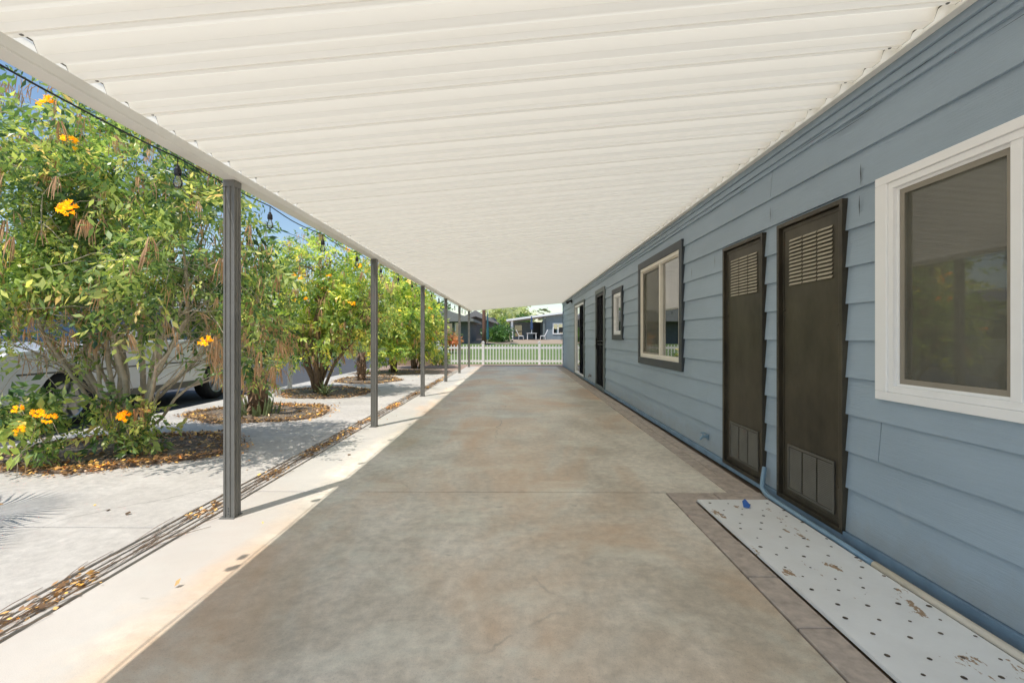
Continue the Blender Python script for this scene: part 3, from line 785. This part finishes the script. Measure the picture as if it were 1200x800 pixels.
# ------------------------------------------------------------------ flowering trees
G = 'flowering trees along the garden pavement'
lob1 = [(-4.25,4.6,2.45,1.15,1.0,1.15),(-3.15,4.35,2.0,.80,.75,.92),(-5.1,4.7,2.1,1.0,.9,1.05),(-4.65,4.7,3.2,.85,.8,.62),(-3.55,4.6,2.95,.6,.6,.5),(-2.75,4.7,1.15,.42,.4,.45),(-4.9,4.6,1.35,.8,.6,.4),(-3.35,5.5,1.75,.62,.6,.72)]
fp1 = [pix(72,247,3.55), pix(76,243,3.6), pix(240,402,3.8), pix(75,165,3.9), pix(60,97,4.2), pix(50,118,4.3)]
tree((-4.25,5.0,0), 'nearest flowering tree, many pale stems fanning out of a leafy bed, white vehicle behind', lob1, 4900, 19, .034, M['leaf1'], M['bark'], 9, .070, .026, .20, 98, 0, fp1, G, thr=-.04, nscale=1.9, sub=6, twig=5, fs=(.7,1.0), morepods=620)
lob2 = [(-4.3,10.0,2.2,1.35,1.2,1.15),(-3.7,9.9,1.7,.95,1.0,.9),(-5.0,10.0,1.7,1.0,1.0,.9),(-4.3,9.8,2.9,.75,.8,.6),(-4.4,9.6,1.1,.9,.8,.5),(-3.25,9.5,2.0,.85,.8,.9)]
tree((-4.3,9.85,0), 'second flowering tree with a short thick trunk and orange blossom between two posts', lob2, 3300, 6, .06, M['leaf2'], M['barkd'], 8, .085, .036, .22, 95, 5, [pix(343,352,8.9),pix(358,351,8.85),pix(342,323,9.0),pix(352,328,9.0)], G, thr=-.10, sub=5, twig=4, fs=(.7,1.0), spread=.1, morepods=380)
lob3 = [(-4.1,15.3,2.2,1.25,1.1,1.2),(-3.5,15.2,1.8,.9,.9,.9),(-4.6,15.2,1.4,1.0,.9,.9),(-4.2,14.9,.8,.75,.7,.6),(-4.2,15.3,3.1,.8,.7,.6)]
tree((-4.15,15.4,0), 'third flowering tree, low yellow green crown over the far bed', lob3, 2300, 7, .05, M['leaf2'], M['barkd'], 7, .125, .055, .26, 60, 11, (), G, thr=-.18, sub=3, twig=1, fs=(1.0,1.5))
lob4 = [(-4.1,18.0,1.9,1.1,1.0,1.25),(-3.7,17.9,1.3,.85,.8,.9),(-4.0,18,2.7,.7,.7,.5)]
tree((-4.0,18.0,0), 'farthest flowering tree, dense crown right beside the white fence', lob4, 1700, 7, .045, M['leaf2'], M['barkd'], 7, .13, .06, .26, 30, 9, (), G, thr=-.25, sub=3, twig=1, fs=(1.0,1.6))
# lower plants in bed 1
lobA = [(-3.98,4.55,.38,.30,.26,.27),(-3.75,4.6,.25,.2,.18,.2)]
tree((-3.92,4.6,0), 'leafy shrub at the foot of the nearest tree', lobA, 150, 5, .012, M['leaf1'], M['bark'], 8, .075, .032, .16, 6, 0, [pix(138,492,4.3),pix(143,488,4.35)], None, 'shrub', 'small_shrub', thr=-.5, sub=2, twig=1, fs=(.6,.8), spread=.05)
lobB = [(-4.6,4.2,.56,.30,.22,.13),(-4.45,4.1,.50,.20,.18,.10),(-4.35,4.2,.22,.14,.14,.10)]
tree((-4.42,4.35,0), 'low shrub with orange yellow flowers at the left edge of the nearest bed', lobB, 150, 5, .010, M['leaf1'], M['bark'], 9, .085, .036, .18, 0, 0, [pix(15,482,3.9),pix(36,486,3.88),pix(42,487,3.9),pix(17,508,3.9),pix(20,505,3.88),pix(55,492,3.95)], None, 'shrub', 'flowering_shrub', thr=-.5, sub=2, twig=1, fs=(.5,.72), spread=.05)

# palms
def fan_leaf(mb, base, d, L, n=22, spread=2.6):
    base = Vector(base); d = Vector(d).normalized(); tip = base + d*L*.55 + Vector((0,0,-.02))
    mb.tube([base, base.lerp(tip,.5)+Vector((0,0,.03)), tip], [.009,.007,.005], 4)
    side = d.cross(Vector((0,0,1))).normalized(); up = side.cross(d).normalized()
    for i in range(n):
        a = (i/(n-1)-.5)*spread; v = (d*math.cos(a)+side*math.sin(a)).normalized()
        l = L*.55*(.8+.2*math.cos(a))
        p1 = tip + v*l*.55 + up*.02; p2 = tip + v*l + Vector((0,0,-l*.28)); w = v.cross(up).normalized()*(.05 if L > 1.3 else .010)
        mb.add([tip, p1-w, p2, p1+w], [(0,1,2,3)])
def palm(base, h, r, nf, Lf, label, seed, green=1, shoots=0):
    t = empty('fan_palm', base, label, 'palm', None); r_ = random.Random(seed); b0 = Vector(base)
    MB().tube([b0, b0+Vector((0,0,h*.5)), b0+Vector((0,0,h))], [r*.8,r,r*.7], 10).build('trunk', M['wood'], t, smooth=True)
    mb = MB()
    for i in range(170):
        a = r_.uniform(0,6.28); z = r_.uniform(.04,h); d = Vector((math.cos(a),math.sin(a),0)); p = b0+d*r*.85+Vector((0,0,z)); s = Vector((-d.y,d.x,0))*r_.uniform(.012,.03)
        e = p + d*r_.uniform(.03,.11)+Vector((0,0,r_.uniform(-.10,.12)))
        mb.add([p-s,p+s,e+s*.4,e-s*.4],[(0,1,2,3)])
    mb.build('dry_boots', M['palmdry'], t, fix=False)
    for i in range(nf):
        a = i*2.4+r_.uniform(-.3,.3); e = r_.uniform(.15,1.2)
        mb = MB(); fan_leaf(mb, b0+Vector((0,0,h*.96)), (math.cos(a)*math.cos(e),math.sin(a)*math.cos(e),math.sin(e)), Lf*r_.uniform(.8,1.1))
        mb.build('frond', M['palmgreen'], t, fix=False)
    return t
palm((-4.05,7.1,0), .74, .15, 6, .62, 'short shaggy palm trunk in the second bed, just right of the nearest post', 1)
palm((-4.30,12.6,0), .80, .13, 10, .75, 'far short palm with pale fan fronds behind the second post', 2)
palm((-4.22,2.12,0), 1.05, .12, 11, 1.15, 'fan palm just outside the left edge casting a spiky shadow on the pavement', 3)
# succulent shoots around palm 1
s = empty('succulent_clump', (-4.05,6.95,0), 'low green succulent clump at the foot of the shaggy palm trunk', 'succulent')
mb = MB(); r_ = random.Random(4)
for i in range(46):
    a = r_.uniform(0,6.28); q = r_.uniform(.1,.34); h_ = r_.uniform(.12,.32); p = Vector((-4.05+math.cos(a)*q,7.0+math.sin(a)*q*.8,0)); e = p+Vector((math.cos(a)*.06,math.sin(a)*.06,h_))
    mb.tube([p, p.lerp(e,.6)+Vector((.008,0,0)), e], [.016,.018,.004], 5)
mb.build('shoots', M['palmgreen'], s)
# agave near tree 2
s = empty('agave_plant', (-3.95,9.35,0), 'small grey spiky agave at the foot of the second flowering tree', 'agave')
mb = MB()
for i in range(16):
    a = i*2.4; e = .3+.05*i; d = Vector((math.cos(a)*math.cos(e),math.sin(a)*math.cos(e),math.sin(e))); w = Vector((-math.sin(a),math.cos(a),0))*.025; p = Vector((-3.95,9.35,.02))
    mb.add([p-w*.6,p+d*.2-w,p+d*.42+Vector((0,0,-.05)),p+d*.2+w,p+w*.6],[(0,1,2,3,4)])
mb.build('leaves', M['palmgreen'], s, fix=False)

# ------------------------------------------------------------------ white posts
p = empty('white_post', (-5.40,10.8,0), 'tall slim white post standing at the roadside behind the second tree', 'post')
MB().tube([(-5.4,10.8,0),(-5.4,10.8,2.7)], .052, 12).build('shaft', M['white'], p, smooth=True)
MB().lathe([(.065,2.7),(.065,2.74),(.03,2.79),(0,2.80)], (-5.4,10.8,0), 12).build('cap', M['white'], p)
p = empty('gate_post', (-3.75,20.3,0), 'thin pale metal post at the left end of the picket fence', 'post')
MB().box(-3.78,-3.72,20.27,20.33,.12,1.32).build('shaft', M['trimwhite'], p); MB().box(-3.80,-3.70,20.25,20.35,-.02,.12).build('footing', M['black'], p); MB().box(-3.72,-3.60,20.28,20.32,.32,.36).build('latch', M['greyal'], p)
# block stack
t = empty('block_wall', (-4.2,20.0,0), 'low wall of tan concrete blocks behind the farthest tree', 'wall')
mb = MB()
for j in range(3):
    for i in range(4):
        x = -5.3+i*.41+(.2 if j % 2 else 0); mb.box(x+.004,x+.402,19.9,20.1,j*.2+.003-.02,j*.2+.197-.02)
mb.build('blocks', M['block'], t, bevel=.006)

# ------------------------------------------------------------------ picket fence
F = empty('picket_fence', (-1.5,20.55,0), 'white vinyl picket fence across the far end of the patio', 'fence')
fp = [-3.54,-1.5,1.04,3.5,5.9]; yf = 20.55
for x in fp:
    mb = MB(); mb.box(x-.055,x+.055,yf-.055,yf+.055,-.02,.97); mb.prism([(x-.068,.97),(x+.068,.97),(x+.068,.99),(x,1.06),(x-.068,.99)],'y',yf-.068,yf+.068); mb.build('fence_post', M['white'], F)
for a, b_ in zip(fp, fp[1:]):
    for z in (.10,.70):
        MB().box(a+.056,b_-.056,yf-.02,yf+.02,z,z+.085).build('rail', M['white'], F)
    n = int(round((b_-a-.11)/.138)); 
    for i in range(1, n):
        x = a+.055+(b_-a-.11)*i/n
        MB().prism([(x-.019,.02),(x+.019,.02),(x+.019,.86),(x,.885),(x-.019,.86)],'y',yf-.034,yf-.0205).build('picket', M['white'], F)
# bushes by fence
tree((-3.25,19.9,0),'small green bush in front of the left end of the picket fence',[(-3.25,19.9,.35,.32,.3,.33)],170,3,.01,M['leaf1'],M['bark'],6,.10,.05,.14,name='fence_bush',cat='bush',thr=-.9,sub=1,twig=0)
tree((-4.3,30,.15),'bush with pinkish red blooms in front of the dark house',[(-4.3,30,1.0,.55,.5,.55)],260,4,.02,leaf_mat('red_leaves',[(0,(.10,.14,.05)),(.4,(.30,.16,.08)),(1,(.55,.22,.14))]),M['bark'],6,.16,.08,.22,name='red_bush',cat='bush',thr=-.6,sub=1,twig=0)

# ------------------------------------------------------------------ vehicle
CX, CY = -7.18, 8.0
car = empty('parked_vehicle', (CX,CY,-.05), 'white parked vehicle half hidden behind the nearest tree', 'car')
zb = -.05
def arch(cy, r, n=12): return [(cy+math.cos(math.pi*i/n)*r, .38+zb+math.sin(math.pi*i/n)*r) for i in range(n+1)]
yf_, yr_ = 6.30, 9.45
low = [(5.35,.40+zb),(5.32,.62+zb),(5.36,.95+zb),(5.50,1.08+zb),(6.85,1.20+zb),(10.30,1.24+zb),(10.42,1.1+zb),(10.42,.42+zb)]
bottom = [(yr_+.46,.36+zb)] + arch(yr_,.45) + [(yr_-.46,.33+zb),(yf_+.46,.33+zb)] + arch(yf_,.45) + [(yf_-.46,.36+zb)]
outline = low + bottom
mb = MB(); mb.prism(outline, 'x', CX-.96, CX+.96)
body = mb.build('body', M['carwhite'], car, bevel=.045)
for p_ in body.data.polygons: p_.use_smooth = False
g_lo = [(6.95,1.23+zb),(10.25,1.25+zb)]
def frus(mb, y0,y1,y2,y3,z0,z1,hw0,hw1,x=CX):
    mb.add([(x-hw0,y0,z0),(x+hw0,y0,z0),(x+hw0,y1,z0),(x-hw0,y1,z0),(x-hw1,y2,z1),(x+hw1,y2,z1),(x+hw1,y3,z1),(x-hw1,y3,z1)],[(0,3,2,1),(4,5,6,7),(0,1,5,4),(1,2,6,5),(2,3,7,6),(3,0,4,7)])
mb = MB(); frus(mb,6.9,10.30,7.75,10.05,1.20+zb,1.80+zb,.88,.72); mb.build('glasshouse', M['carglass'], car, bevel=.02)
mb = MB(); frus(mb,7.72,10.10,7.80,10.02,1.78+zb,1.86+zb,.75,.70); mb.build('roof', M['carwhite'], car, bevel=.02)
mb = MB()
for s_ in (-1,1):
    for (ya,yb2,w) in ((6.92,7.76,.05),(8.35,8.35,.045),(9.30,9.28,.045),(10.24,10.02,.07)):
        mb.add([(CX+s_*.888,ya,1.22+zb),(CX+s_*.888,ya+w*1.4,1.22+zb),(CX+s_*.728,yb2+w*1.4,1.80+zb),(CX+s_*.728,yb2,1.80+zb)],[(0,1,2,3)])
mb.build('pillar', M['carwhite'], car, fix=False)
mb = MB()
for s_ in (-1,1):
    x = CX+s_*.9605
    for y in (7.18,8.38,9.42): mb.quad((x,y,.45+zb),(x,y+.008,.45+zb),(x,y+.008,1.16+zb),(x,y,1.16+zb))
    mb.quad((x,5.6,.78+zb),(x,10.3,.80+zb),(x,10.3,.825+zb),(x,5.6,.805+zb))
mb.build('door_seam', M['slatdark'], car, fix=False)
for s_ in (-1,1): MB().box(CX+s_*.965-.006,CX+s_*.965+.006,yf_+.50,yr_-.50,.34+zb,.44+zb).build('sill', M['slatdark'], car)
for s_ in (-1,1):
    mb = MB(); mb.box(CX+s_*1.05-.10,CX+s_*1.05+.10,7.16,7.32,1.20+zb,1.38+zb); mb.build('wing_mirror', M['carwhite'], car, bevel=.04)
    mb = MB(); mb.box(CX+s_*.80-.14,CX+s_*.80+.14,5.30,5.40,.78+zb,.93+zb); mb.build('headlight', M['chrome'], car, bevel=.02)
    for wy in (yf_,yr_):
        Rm = Matrix.Rotation(R(90*s_),3,'Y'); c = (CX+s_*.80,wy,.39+zb)
        mb = MB(); mb.lathe([(.25,-.10),(.37,-.11),(.395,-.08),(.395,.09),(.37,.13),(.26,.135),(.25,.10)], c, 32, Rm); w = mb.build('wheel', M['rubber'], car, smooth=True)
        mb = MB(); mb.lathe([(.255,.13),(.24,.12),(.22,.08),(0,.07)], c, 24, Rm)
        for k in range(6):
            a = k*math.pi/3; q = Matrix.Rotation(a,3,'Z')
            vs = [Rm @ (q @ Vector(v_)) + Vector(c) for v_ in ((-.03,.04,.115),(.03,.04,.115),(.045,.24,.122),(-.045,.24,.122),(-.03,.04,.085),(.03,.04,.085),(.045,.24,.09),(-.045,.24,.09))]
            mb.add(vs,[(0,1,2,3),(0,4,5,1),(1,5,6,2),(2,6,7,3),(3,7,4,0)])
        mb.lathe([(.06,.09),(.06,.13),(.03,.14),(0,.14)], c, 12, Rm)
        mb.build('rim', M['chrome'], w)
mb = MB(); mb.box(CX-.8,CX+.8,5.7,10.2,.30+zb,.60+zb); mb.build('underbody', M['black'], car)

# ------------------------------------------------------------------ neighbours across the road
n1 = empty('neighbour_house', (-16,16,0), 'pale stucco house across the road seen through the trees', 'house')
mb = MB(); mb.box(-21,-14,4,24,-.04,2.5); mb.build('wall', M['stucco_w'], n1)
mb = MB(); mb.prism([(-21.5,2.51),(-17.5,3.4),(-13.4,2.51)],'y',3.5,24.5); mb.build('roof', M['roofgrey'], n1)
for ya in (6,10.5,19):
    mb = MB(); ring(mb,ya,ya+1.6,.9,2.0,.06,-13.995,-13.95); w = mb.build('window', M['white'], n1); MB().box(-13.99,-13.98,ya+.06,ya+1.54,.96,1.94).build('pane', M['carglass'], w)
mb = MB(); mb.box(-13.99,-13.95,14,16.8,0,2.1)
for j in range(4): mb.box(-13.949,-13.94,14.05,16.75,.05+j*.52,.52+j*.52)
mb.build('garage_door', M['white'], n1)

n2 = empty('dark_house', (-7,42,.5), 'dark grey house with wide black windows beyond the left end of the fence', 'house')
def cz(py,Y): return 1.22-(py-395)/533*Y
Y_ = 46.0; X_ = lambda px: (px-605)/533*Y_
b0 = gz(46)-.1
mb = MB(); mb.box(X_(440),X_(549),Y_,Y_+9,b0,cz(373,Y_)); mb.build('wall', M['stucco_d'], n2)
mb = MB(); mb.prism([(X_(430),cz(377,Y_)),(X_(490),cz(352,Y_)),(X_(556),cz(374,Y_)),(X_(556),cz(377,Y_))],'y',Y_-1.2,Y_+9.5); mb.build('roof', M['roofgrey'], n2)
for (a,b_) in ((506,531),(533,540)):
    mb = MB(); ring(mb,0,1,0,1,.01,0,1); mb = MB()
    x0,x1 = X_(a),X_(b_); z0,z1 = cz(394,Y_),cz(378,Y_)
    mb.box(x0,x1,Y_-.06,Y_-.01,z0,z0+.12); mb.box(x0,x1,Y_-.06,Y_-.01,z1-.08,z1); mb.box(x0,x0+.1,Y_-.06,Y_-.01,z0+.12,z1-.08); mb.box(x1-.1,x1,Y_-.06,Y_-.01,z0+.12,z1-.08)
    w = mb.build('window', M['trimwhite'] if a==533 else M['greytrim'], n2); MB().box(x0+.1,x1-.1,Y_-.03,Y_-.02,z0+.12,z1-.08).build('pane', M['carglass'], w)
# second dark annex behind with slanted wall
n3 = empty('dark_shed', (-2,60,1), 'dark grey gabled building behind the tall brown trunk', 'building')
Y_ = 60.0
mb = MB(); mb.box(X_(545),X_(579),Y_,Y_+8,.9,cz(372,Y_)); mb.build('wall', M['stucco_d'], n3)
mb = MB(); mb.prism([(X_(540),cz(373,Y_)),(X_(558),cz(364,Y_)),(X_(584),cz(378,Y_)),(X_(584),cz(380,Y_)),(X_(558),cz(371,Y_)),(X_(540),cz(375,Y_))],'y',Y_-1,Y_+8); mb.build('roof', M['roofgrey'], n3)
MB().box(X_(548),X_(552),Y_-.05,Y_-.01,1.0,2.8).build('door', M['black'], n3)

# brown trunk and teal umbrella
Y_ = 44.0
t = empty('palm_trunk', (X_(567),Y_,gz(Y_)), 'tall bare reddish brown trunk standing beyond the picket fence', 'tree')
MB().tube([(X_(567),Y_,gz(Y_)-.1),(X_(567)+.02,Y_,2),(X_(567)-.02,Y_,8.5)],[.22,.17,.15],10).build('trunk', M['brownpole'], t, smooth=True)
for i in range(14):
    a = i*2.4; e = .9-.11*i; mb = MB(); fan_leaf(mb,(X_(567),Y_,8.4),(math.cos(a)*math.cos(e),math.sin(a)*math.cos(e),math.sin(e)),1.7,20); mb.build('frond', M['palmgreen'], t, fix=False)
t = empty('closed_parasol', (X_(571.5),43.6,gz(43.6)), 'closed teal parasol standing beside the brown trunk', 'parasol')
xx = (571.5-605)/533*43.6
MB().tube([(xx,43.6,.5),(xx,43.6,3.7)],.03,6).build('pole', M['chrome'], t); MB().lathe([(.10,1.0),(.13,1.3),(.10,2.2),(.06,3.2),(.02,3.6)],(xx,43.6,0),10).build('canopy', M['teal'], t); MB().lathe([(.3,.5),(.28,.62),(.05,.66)],(xx,43.6,0),12).build('base', M['black'], t)

# right far house
Y_ = 57.0; hz = .97
n4 = empty('patio_house', (2.5,57,hz), 'grey blue house with a white edged covered patio at the far right beyond the lawn', 'house')
zl, zr = cz(376.5,Y_), cz(366,Y_)
mb = MB(); mb.add([(X_(593.5),Y_-.6,zl),(X_(672),Y_-.6,zr),(X_(672),Y_+9,zr+.1),(X_(593.5),Y_+9,zl+.1),(X_(593.5),Y_-.6,zl+.24),(X_(672),Y_-.6,zr+.24),(X_(672),Y_+9,zr+.34),(X_(593.5),Y_+9,zl+.34)],[(0,3,2,1),(4,5,6,7),(0,1,5,4),(1,2,6,5),(2,3,7,6),(3,0,4,7)])
mb.build('roof', M['white'], n4)
mb = MB(); mb.box(X_(639),X_(690),Y_,Y_+8,hz-.1,cz(374,Y_)); mb.add([(X_(639),Y_,cz(374,Y_)),(X_(690),Y_,cz(374,Y_)),(X_(690),Y_,cz(366,Y_)),(X_(639),Y_,cz(371,Y_))],[(0,1,2,3)])
mb.box(X_(597),X_(639)-.01,Y_+4,Y_+8,hz-.1,cz(376,Y_)); mb.build('wall', M['stucco_g'], n4)
MB().box(X_(598.7),X_(601.3),Y_-.3,Y_,hz-.1,zl+.05).build('column', M['white'], n4)
MB().box(X_(636),X_(638.2),Y_-.3,Y_,hz-.1,zl+.5).build('column', M['greytrim'], n4)
for (a,b_,za,zc,mt) in ((603,612,394,380,'carglass'),(626,635,396,377,'black')):
    Yw = Y_+3.95; MB().box((a-605)/533*Y_,(b_-605)/533*Y_,Yw-.05,Yw,cz(za,Y_),cz(zc,Y_)).build('glass_door', M[mt], n4)
x0,x1,z0,z1 = X_(647.5),X_(660),cz(391.5,Y_),cz(378.5,Y_); mb = MB()
mb.box(x0,x1,Y_-.08,Y_-.01,z0,z0+.12); mb.box(x0,x1,Y_-.08,Y_-.01,z1-.12,z1); mb.box(x0,x0+.12,Y_-.08,Y_-.01,z0+.12,z1-.12); mb.box(x1-.12,x1,Y_-.08,Y_-.01,z0+.12,z1-.12); mb.box((x0+x1)/2-.05,(x0+x1)/2+.05,Y_-.07,Y_-.01,z0+.12,z1-.12)
w = mb.build('window', M['white'], n4); MB().box(x0+.12,x1-.12,Y_-.04,Y_-.02,z0+.12,z1-.12).build('pane', M['glass'], w)
# patio furniture
Y_ = 54.5
def lounge(x, flip, label):
    t = empty('patio_chair', (x,Y_,gz(Y_)), label, 'chair', 'patio chairs at the far house'); z = gz(Y_)
    s_ = -1 if flip else 1
    MB().box(x-.28,x+.28,Y_-.3,Y_+.3,z+.38,z+.46).build('seat', M['trimwhite'], t)
    mb = MB(); mb.add([(x-s_*.28,Y_-.3,z+.46),(x-s_*.28,Y_+.3,z+.46),(x-s_*.62,Y_+.3,z+1.15),(x-s_*.62,Y_-.3,z+1.15),(x-s_*.22,Y_-.3,z+.46),(x-s_*.22,Y_+.3,z+.46),(x-s_*.56,Y_+.3,z+1.17),(x-s_*.56,Y_-.3,z+1.17)],[(0,1,2,3),(4,7,6,5),(0,3,7,4),(1,5,6,2),(2,6,7,3)]); mb.build('backrest', M['trimwhite'], t)
    for dx in (-.25,.25):
        for dy in (-.27,.27): MB().tube([(x+dx,Y_+dy,z+.38),(x+dx*1.2,Y_+dy,z)],.025,5).build('leg', M['trimwhite'], t)
lounge(X_(610.5), False, 'white patio chair left of the far parasol'); lounge(X_(636), True, 'white patio chair right of the far parasol')
t = empty('patio_table', (X_(623),Y_,gz(Y_)), 'pale patio table under the closed blue parasol', 'table'); z = gz(Y_)
MB().box(X_(617),X_(629),Y_-.5,Y_+.5,z+.70,z+.75).build('tabletop', M['trimwhite'], t)
for a in (618,628):
    for dy in (-.4,.4): MB().box(X_(a)-.03,X_(a)+.03,Y_+dy-.03,Y_+dy+.03,z,z+.70).build('leg', M['trimwhite'], t)
t = empty('blue_parasol', (X_(623),Y_-.0,gz(Y_)), 'closed blue parasol over the patio table of the far house', 'parasol')
MB().tube([(X_(623),Y_,z+.76),(X_(623),Y_,z+2.9)],.03,6).build('pole', M['trimwhite'], t); MB().lathe([(.12,1.25),(.17,1.5),(.13,2.2),(.05,2.85),(0,2.95)],(X_(623),Y_,z-.1),10).build('canopy', M['bluefab'], t)
t = empty('dark_sign', (X_(657),52,gz(52)), 'dark square sign on a thin post in front of the far white window', 'sign')
Y_=52.0; MB().tube([(X_(657.5),Y_,gz(Y_)),(X_(657.5),Y_,cz(389,Y_))],.03,6).build('post', M['black'], t); MB().box(X_(655),X_(660),Y_-.03,Y_+.03,cz(389.5,Y_),cz(383.5,Y_)).build('panel', M['black'], t)

# far plants
def far_tree(px, Y, h, r, label, mat, bm='barkd', n=700, L=.5, W=.25, zc=.62, rzv=.42, thr=-.1, cat='tree', name='far_tree', nscale=.5):
    x = (px-605)/533*Y; z = gz(Y); lob = [(x,Y,z+h*zc,r,r,h*rzv),(x-r*.5,Y,z+h*zc*.85,r*.6,r*.6,h*rzv*.6),(x+r*.55,Y,z+h*zc*1.1,r*.55,r*.55,h*rzv*.6)]
    return tree((x,Y,z), label, lob, n, 4, .05*h/3, mat, M[bm], 6, L, W, L*2, name=name, cat=cat, thr=thr, nscale=nscale, sub=3, twig=1, spread=.1)
far_tree(584,50,1.7,1.3,'dense green bush right of the tall brown trunk',M['leafd'],n=700,L=.22,W=.12,zc=.45,rzv=.5,thr=-.6,cat='bush',name='far_bush')
far_tree(586,85,6.5,3.0,'pale gum tree rising behind the gap between the far houses',M['leafp'],'bark',900,.5,.22,.65,.36,.05)
far_tree(604,95,7.5,3.2,'tall pale gum tree just left of the far patio roof',M['leafp'],'bark',900,.55,.22,.65,.36,.05)
far_tree(592,70,3.2,1.1,'small bright green tree left of the far patio roof',M['leaf1'],n=400,L=.35,W=.16,zc=.65,rzv=.3,thr=-.4)
far_tree(612,78,3.9,1.2,'dark green tree top behind the far patio roof',M['leafd'],n=400,L=.35,W=.16,zc=.72,rzv=.25,thr=-.4)
far_tree(500,75,6.0,3.5,'broad green tree behind the dark house',M['leafd'],n=800,L=.45,W=.2,thr=-.1)
# far palm
t = empty('fan_palm', ((637-605)/533*75,75,1), 'palm with green fronds rising behind the far patio roof', 'palm'); xx = (637-605)/533*75
MB().tube([(xx,75,1),(xx,75,5.1)],[.22,.17],8).build('trunk', M['barkd'], t)
for i in range(16):
    a = i*2.4; e = 1.1-.12*i; mb = MB(); fan_leaf(mb,(xx,75,4.9),(math.cos(a)*math.cos(e),math.sin(a)*math.cos(e),math.sin(e)),1.5,16); 
    mb.build('frond', M['palmgreen'], t, fix=False)
# trees across the road
for i, (x,y,h,r,lab) in enumerate([(-20,30,7,3,'tall dark tree across the road at the far left'),(-13,34,5,2.4,'rounded tree across the road beyond the pale stucco house'),(-11,50,6,3,'far tree left of the dark house')]):
    tree((x,y,gz(y)-.05), lab, [(x,y,h*.62,r,r,h*.36),(x+r*.5,y,h*.5,r*.7,r*.7,h*.3)], 800, 4, .09, M['leafd'], M['barkd'], 6, .34, .16, .5, name='roadside_tree', thr=-.1, nscale=.6, sub=3, twig=1)

# overhead wires
for j, (z0, lab) in enumerate([(5.6,'upper overhead wire above the road'),(5.15,'lower overhead wire above the road')]):
    pts = [(-9.5-.3*j, y, z0 - .6*math.sin(math.pi*((y+20)%40)/40)) for y in range(-20, 61, 4)]
    tag(MB().tube(pts, .011, 5).build('overhead_wire', M['black']), lab, 'wire')

# ------------------------------------------------------------------ world, sun, camera
el = R(67.5); hx, hy = -.545, -.838
w = bpy.data.worlds.new('World'); sc.world = w; w.use_nodes = True; t = w.node_tree
bg = t.nodes['Background']; sky = t.nodes.new('ShaderNodeTexSky'); sky.sky_type = 'NISHITA'; sky.sun_disc = False
sky.sun_elevation = el; sky.sun_rotation = math.atan2(hx, hy); sky.air_density = 1.25; sky.dust_density = .0; sky.ozone_density = 2.0
t.links.new(sky.outputs[0], bg.inputs[0]); bg.inputs[1].default_value = .15
sd = bpy.data.lights.new('sun', 'SUN'); sd.energy = 4.1; sd.angle = R(.5); sd.color = (1,.955,.895)
so = bpy.data.objects.new('sun', sd); C.objects.link(so)
dv = Vector((hx*math.cos(el), hy*math.cos(el), math.sin(el))); so.rotation_euler = dv.to_track_quat('Z','Y').to_euler()
cd = bpy.data.cameras.new('camera'); cam = bpy.data.objects.new('camera', cd); C.objects.link(cam)
cd.sensor_width = 36; cd.lens = 16.0; cd.clip_end = 3000; cd.clip_start = .05
cam.location = (0,0,1.22); cam.rotation_euler = (R(90), 0, R(.54)); cd.shift_y = -5/1200
sc.camera = cam
sc.view_settings.view_transform = 'Standard'; sc.view_settings.look = 'None'; sc.view_settings.exposure = 0; sc.view_settings.gamma = 1
sc.cycles.max_bounces = 10; sc.cycles.diffuse_bounces = 6; sc.cycles.transparent_max_bounces = 16
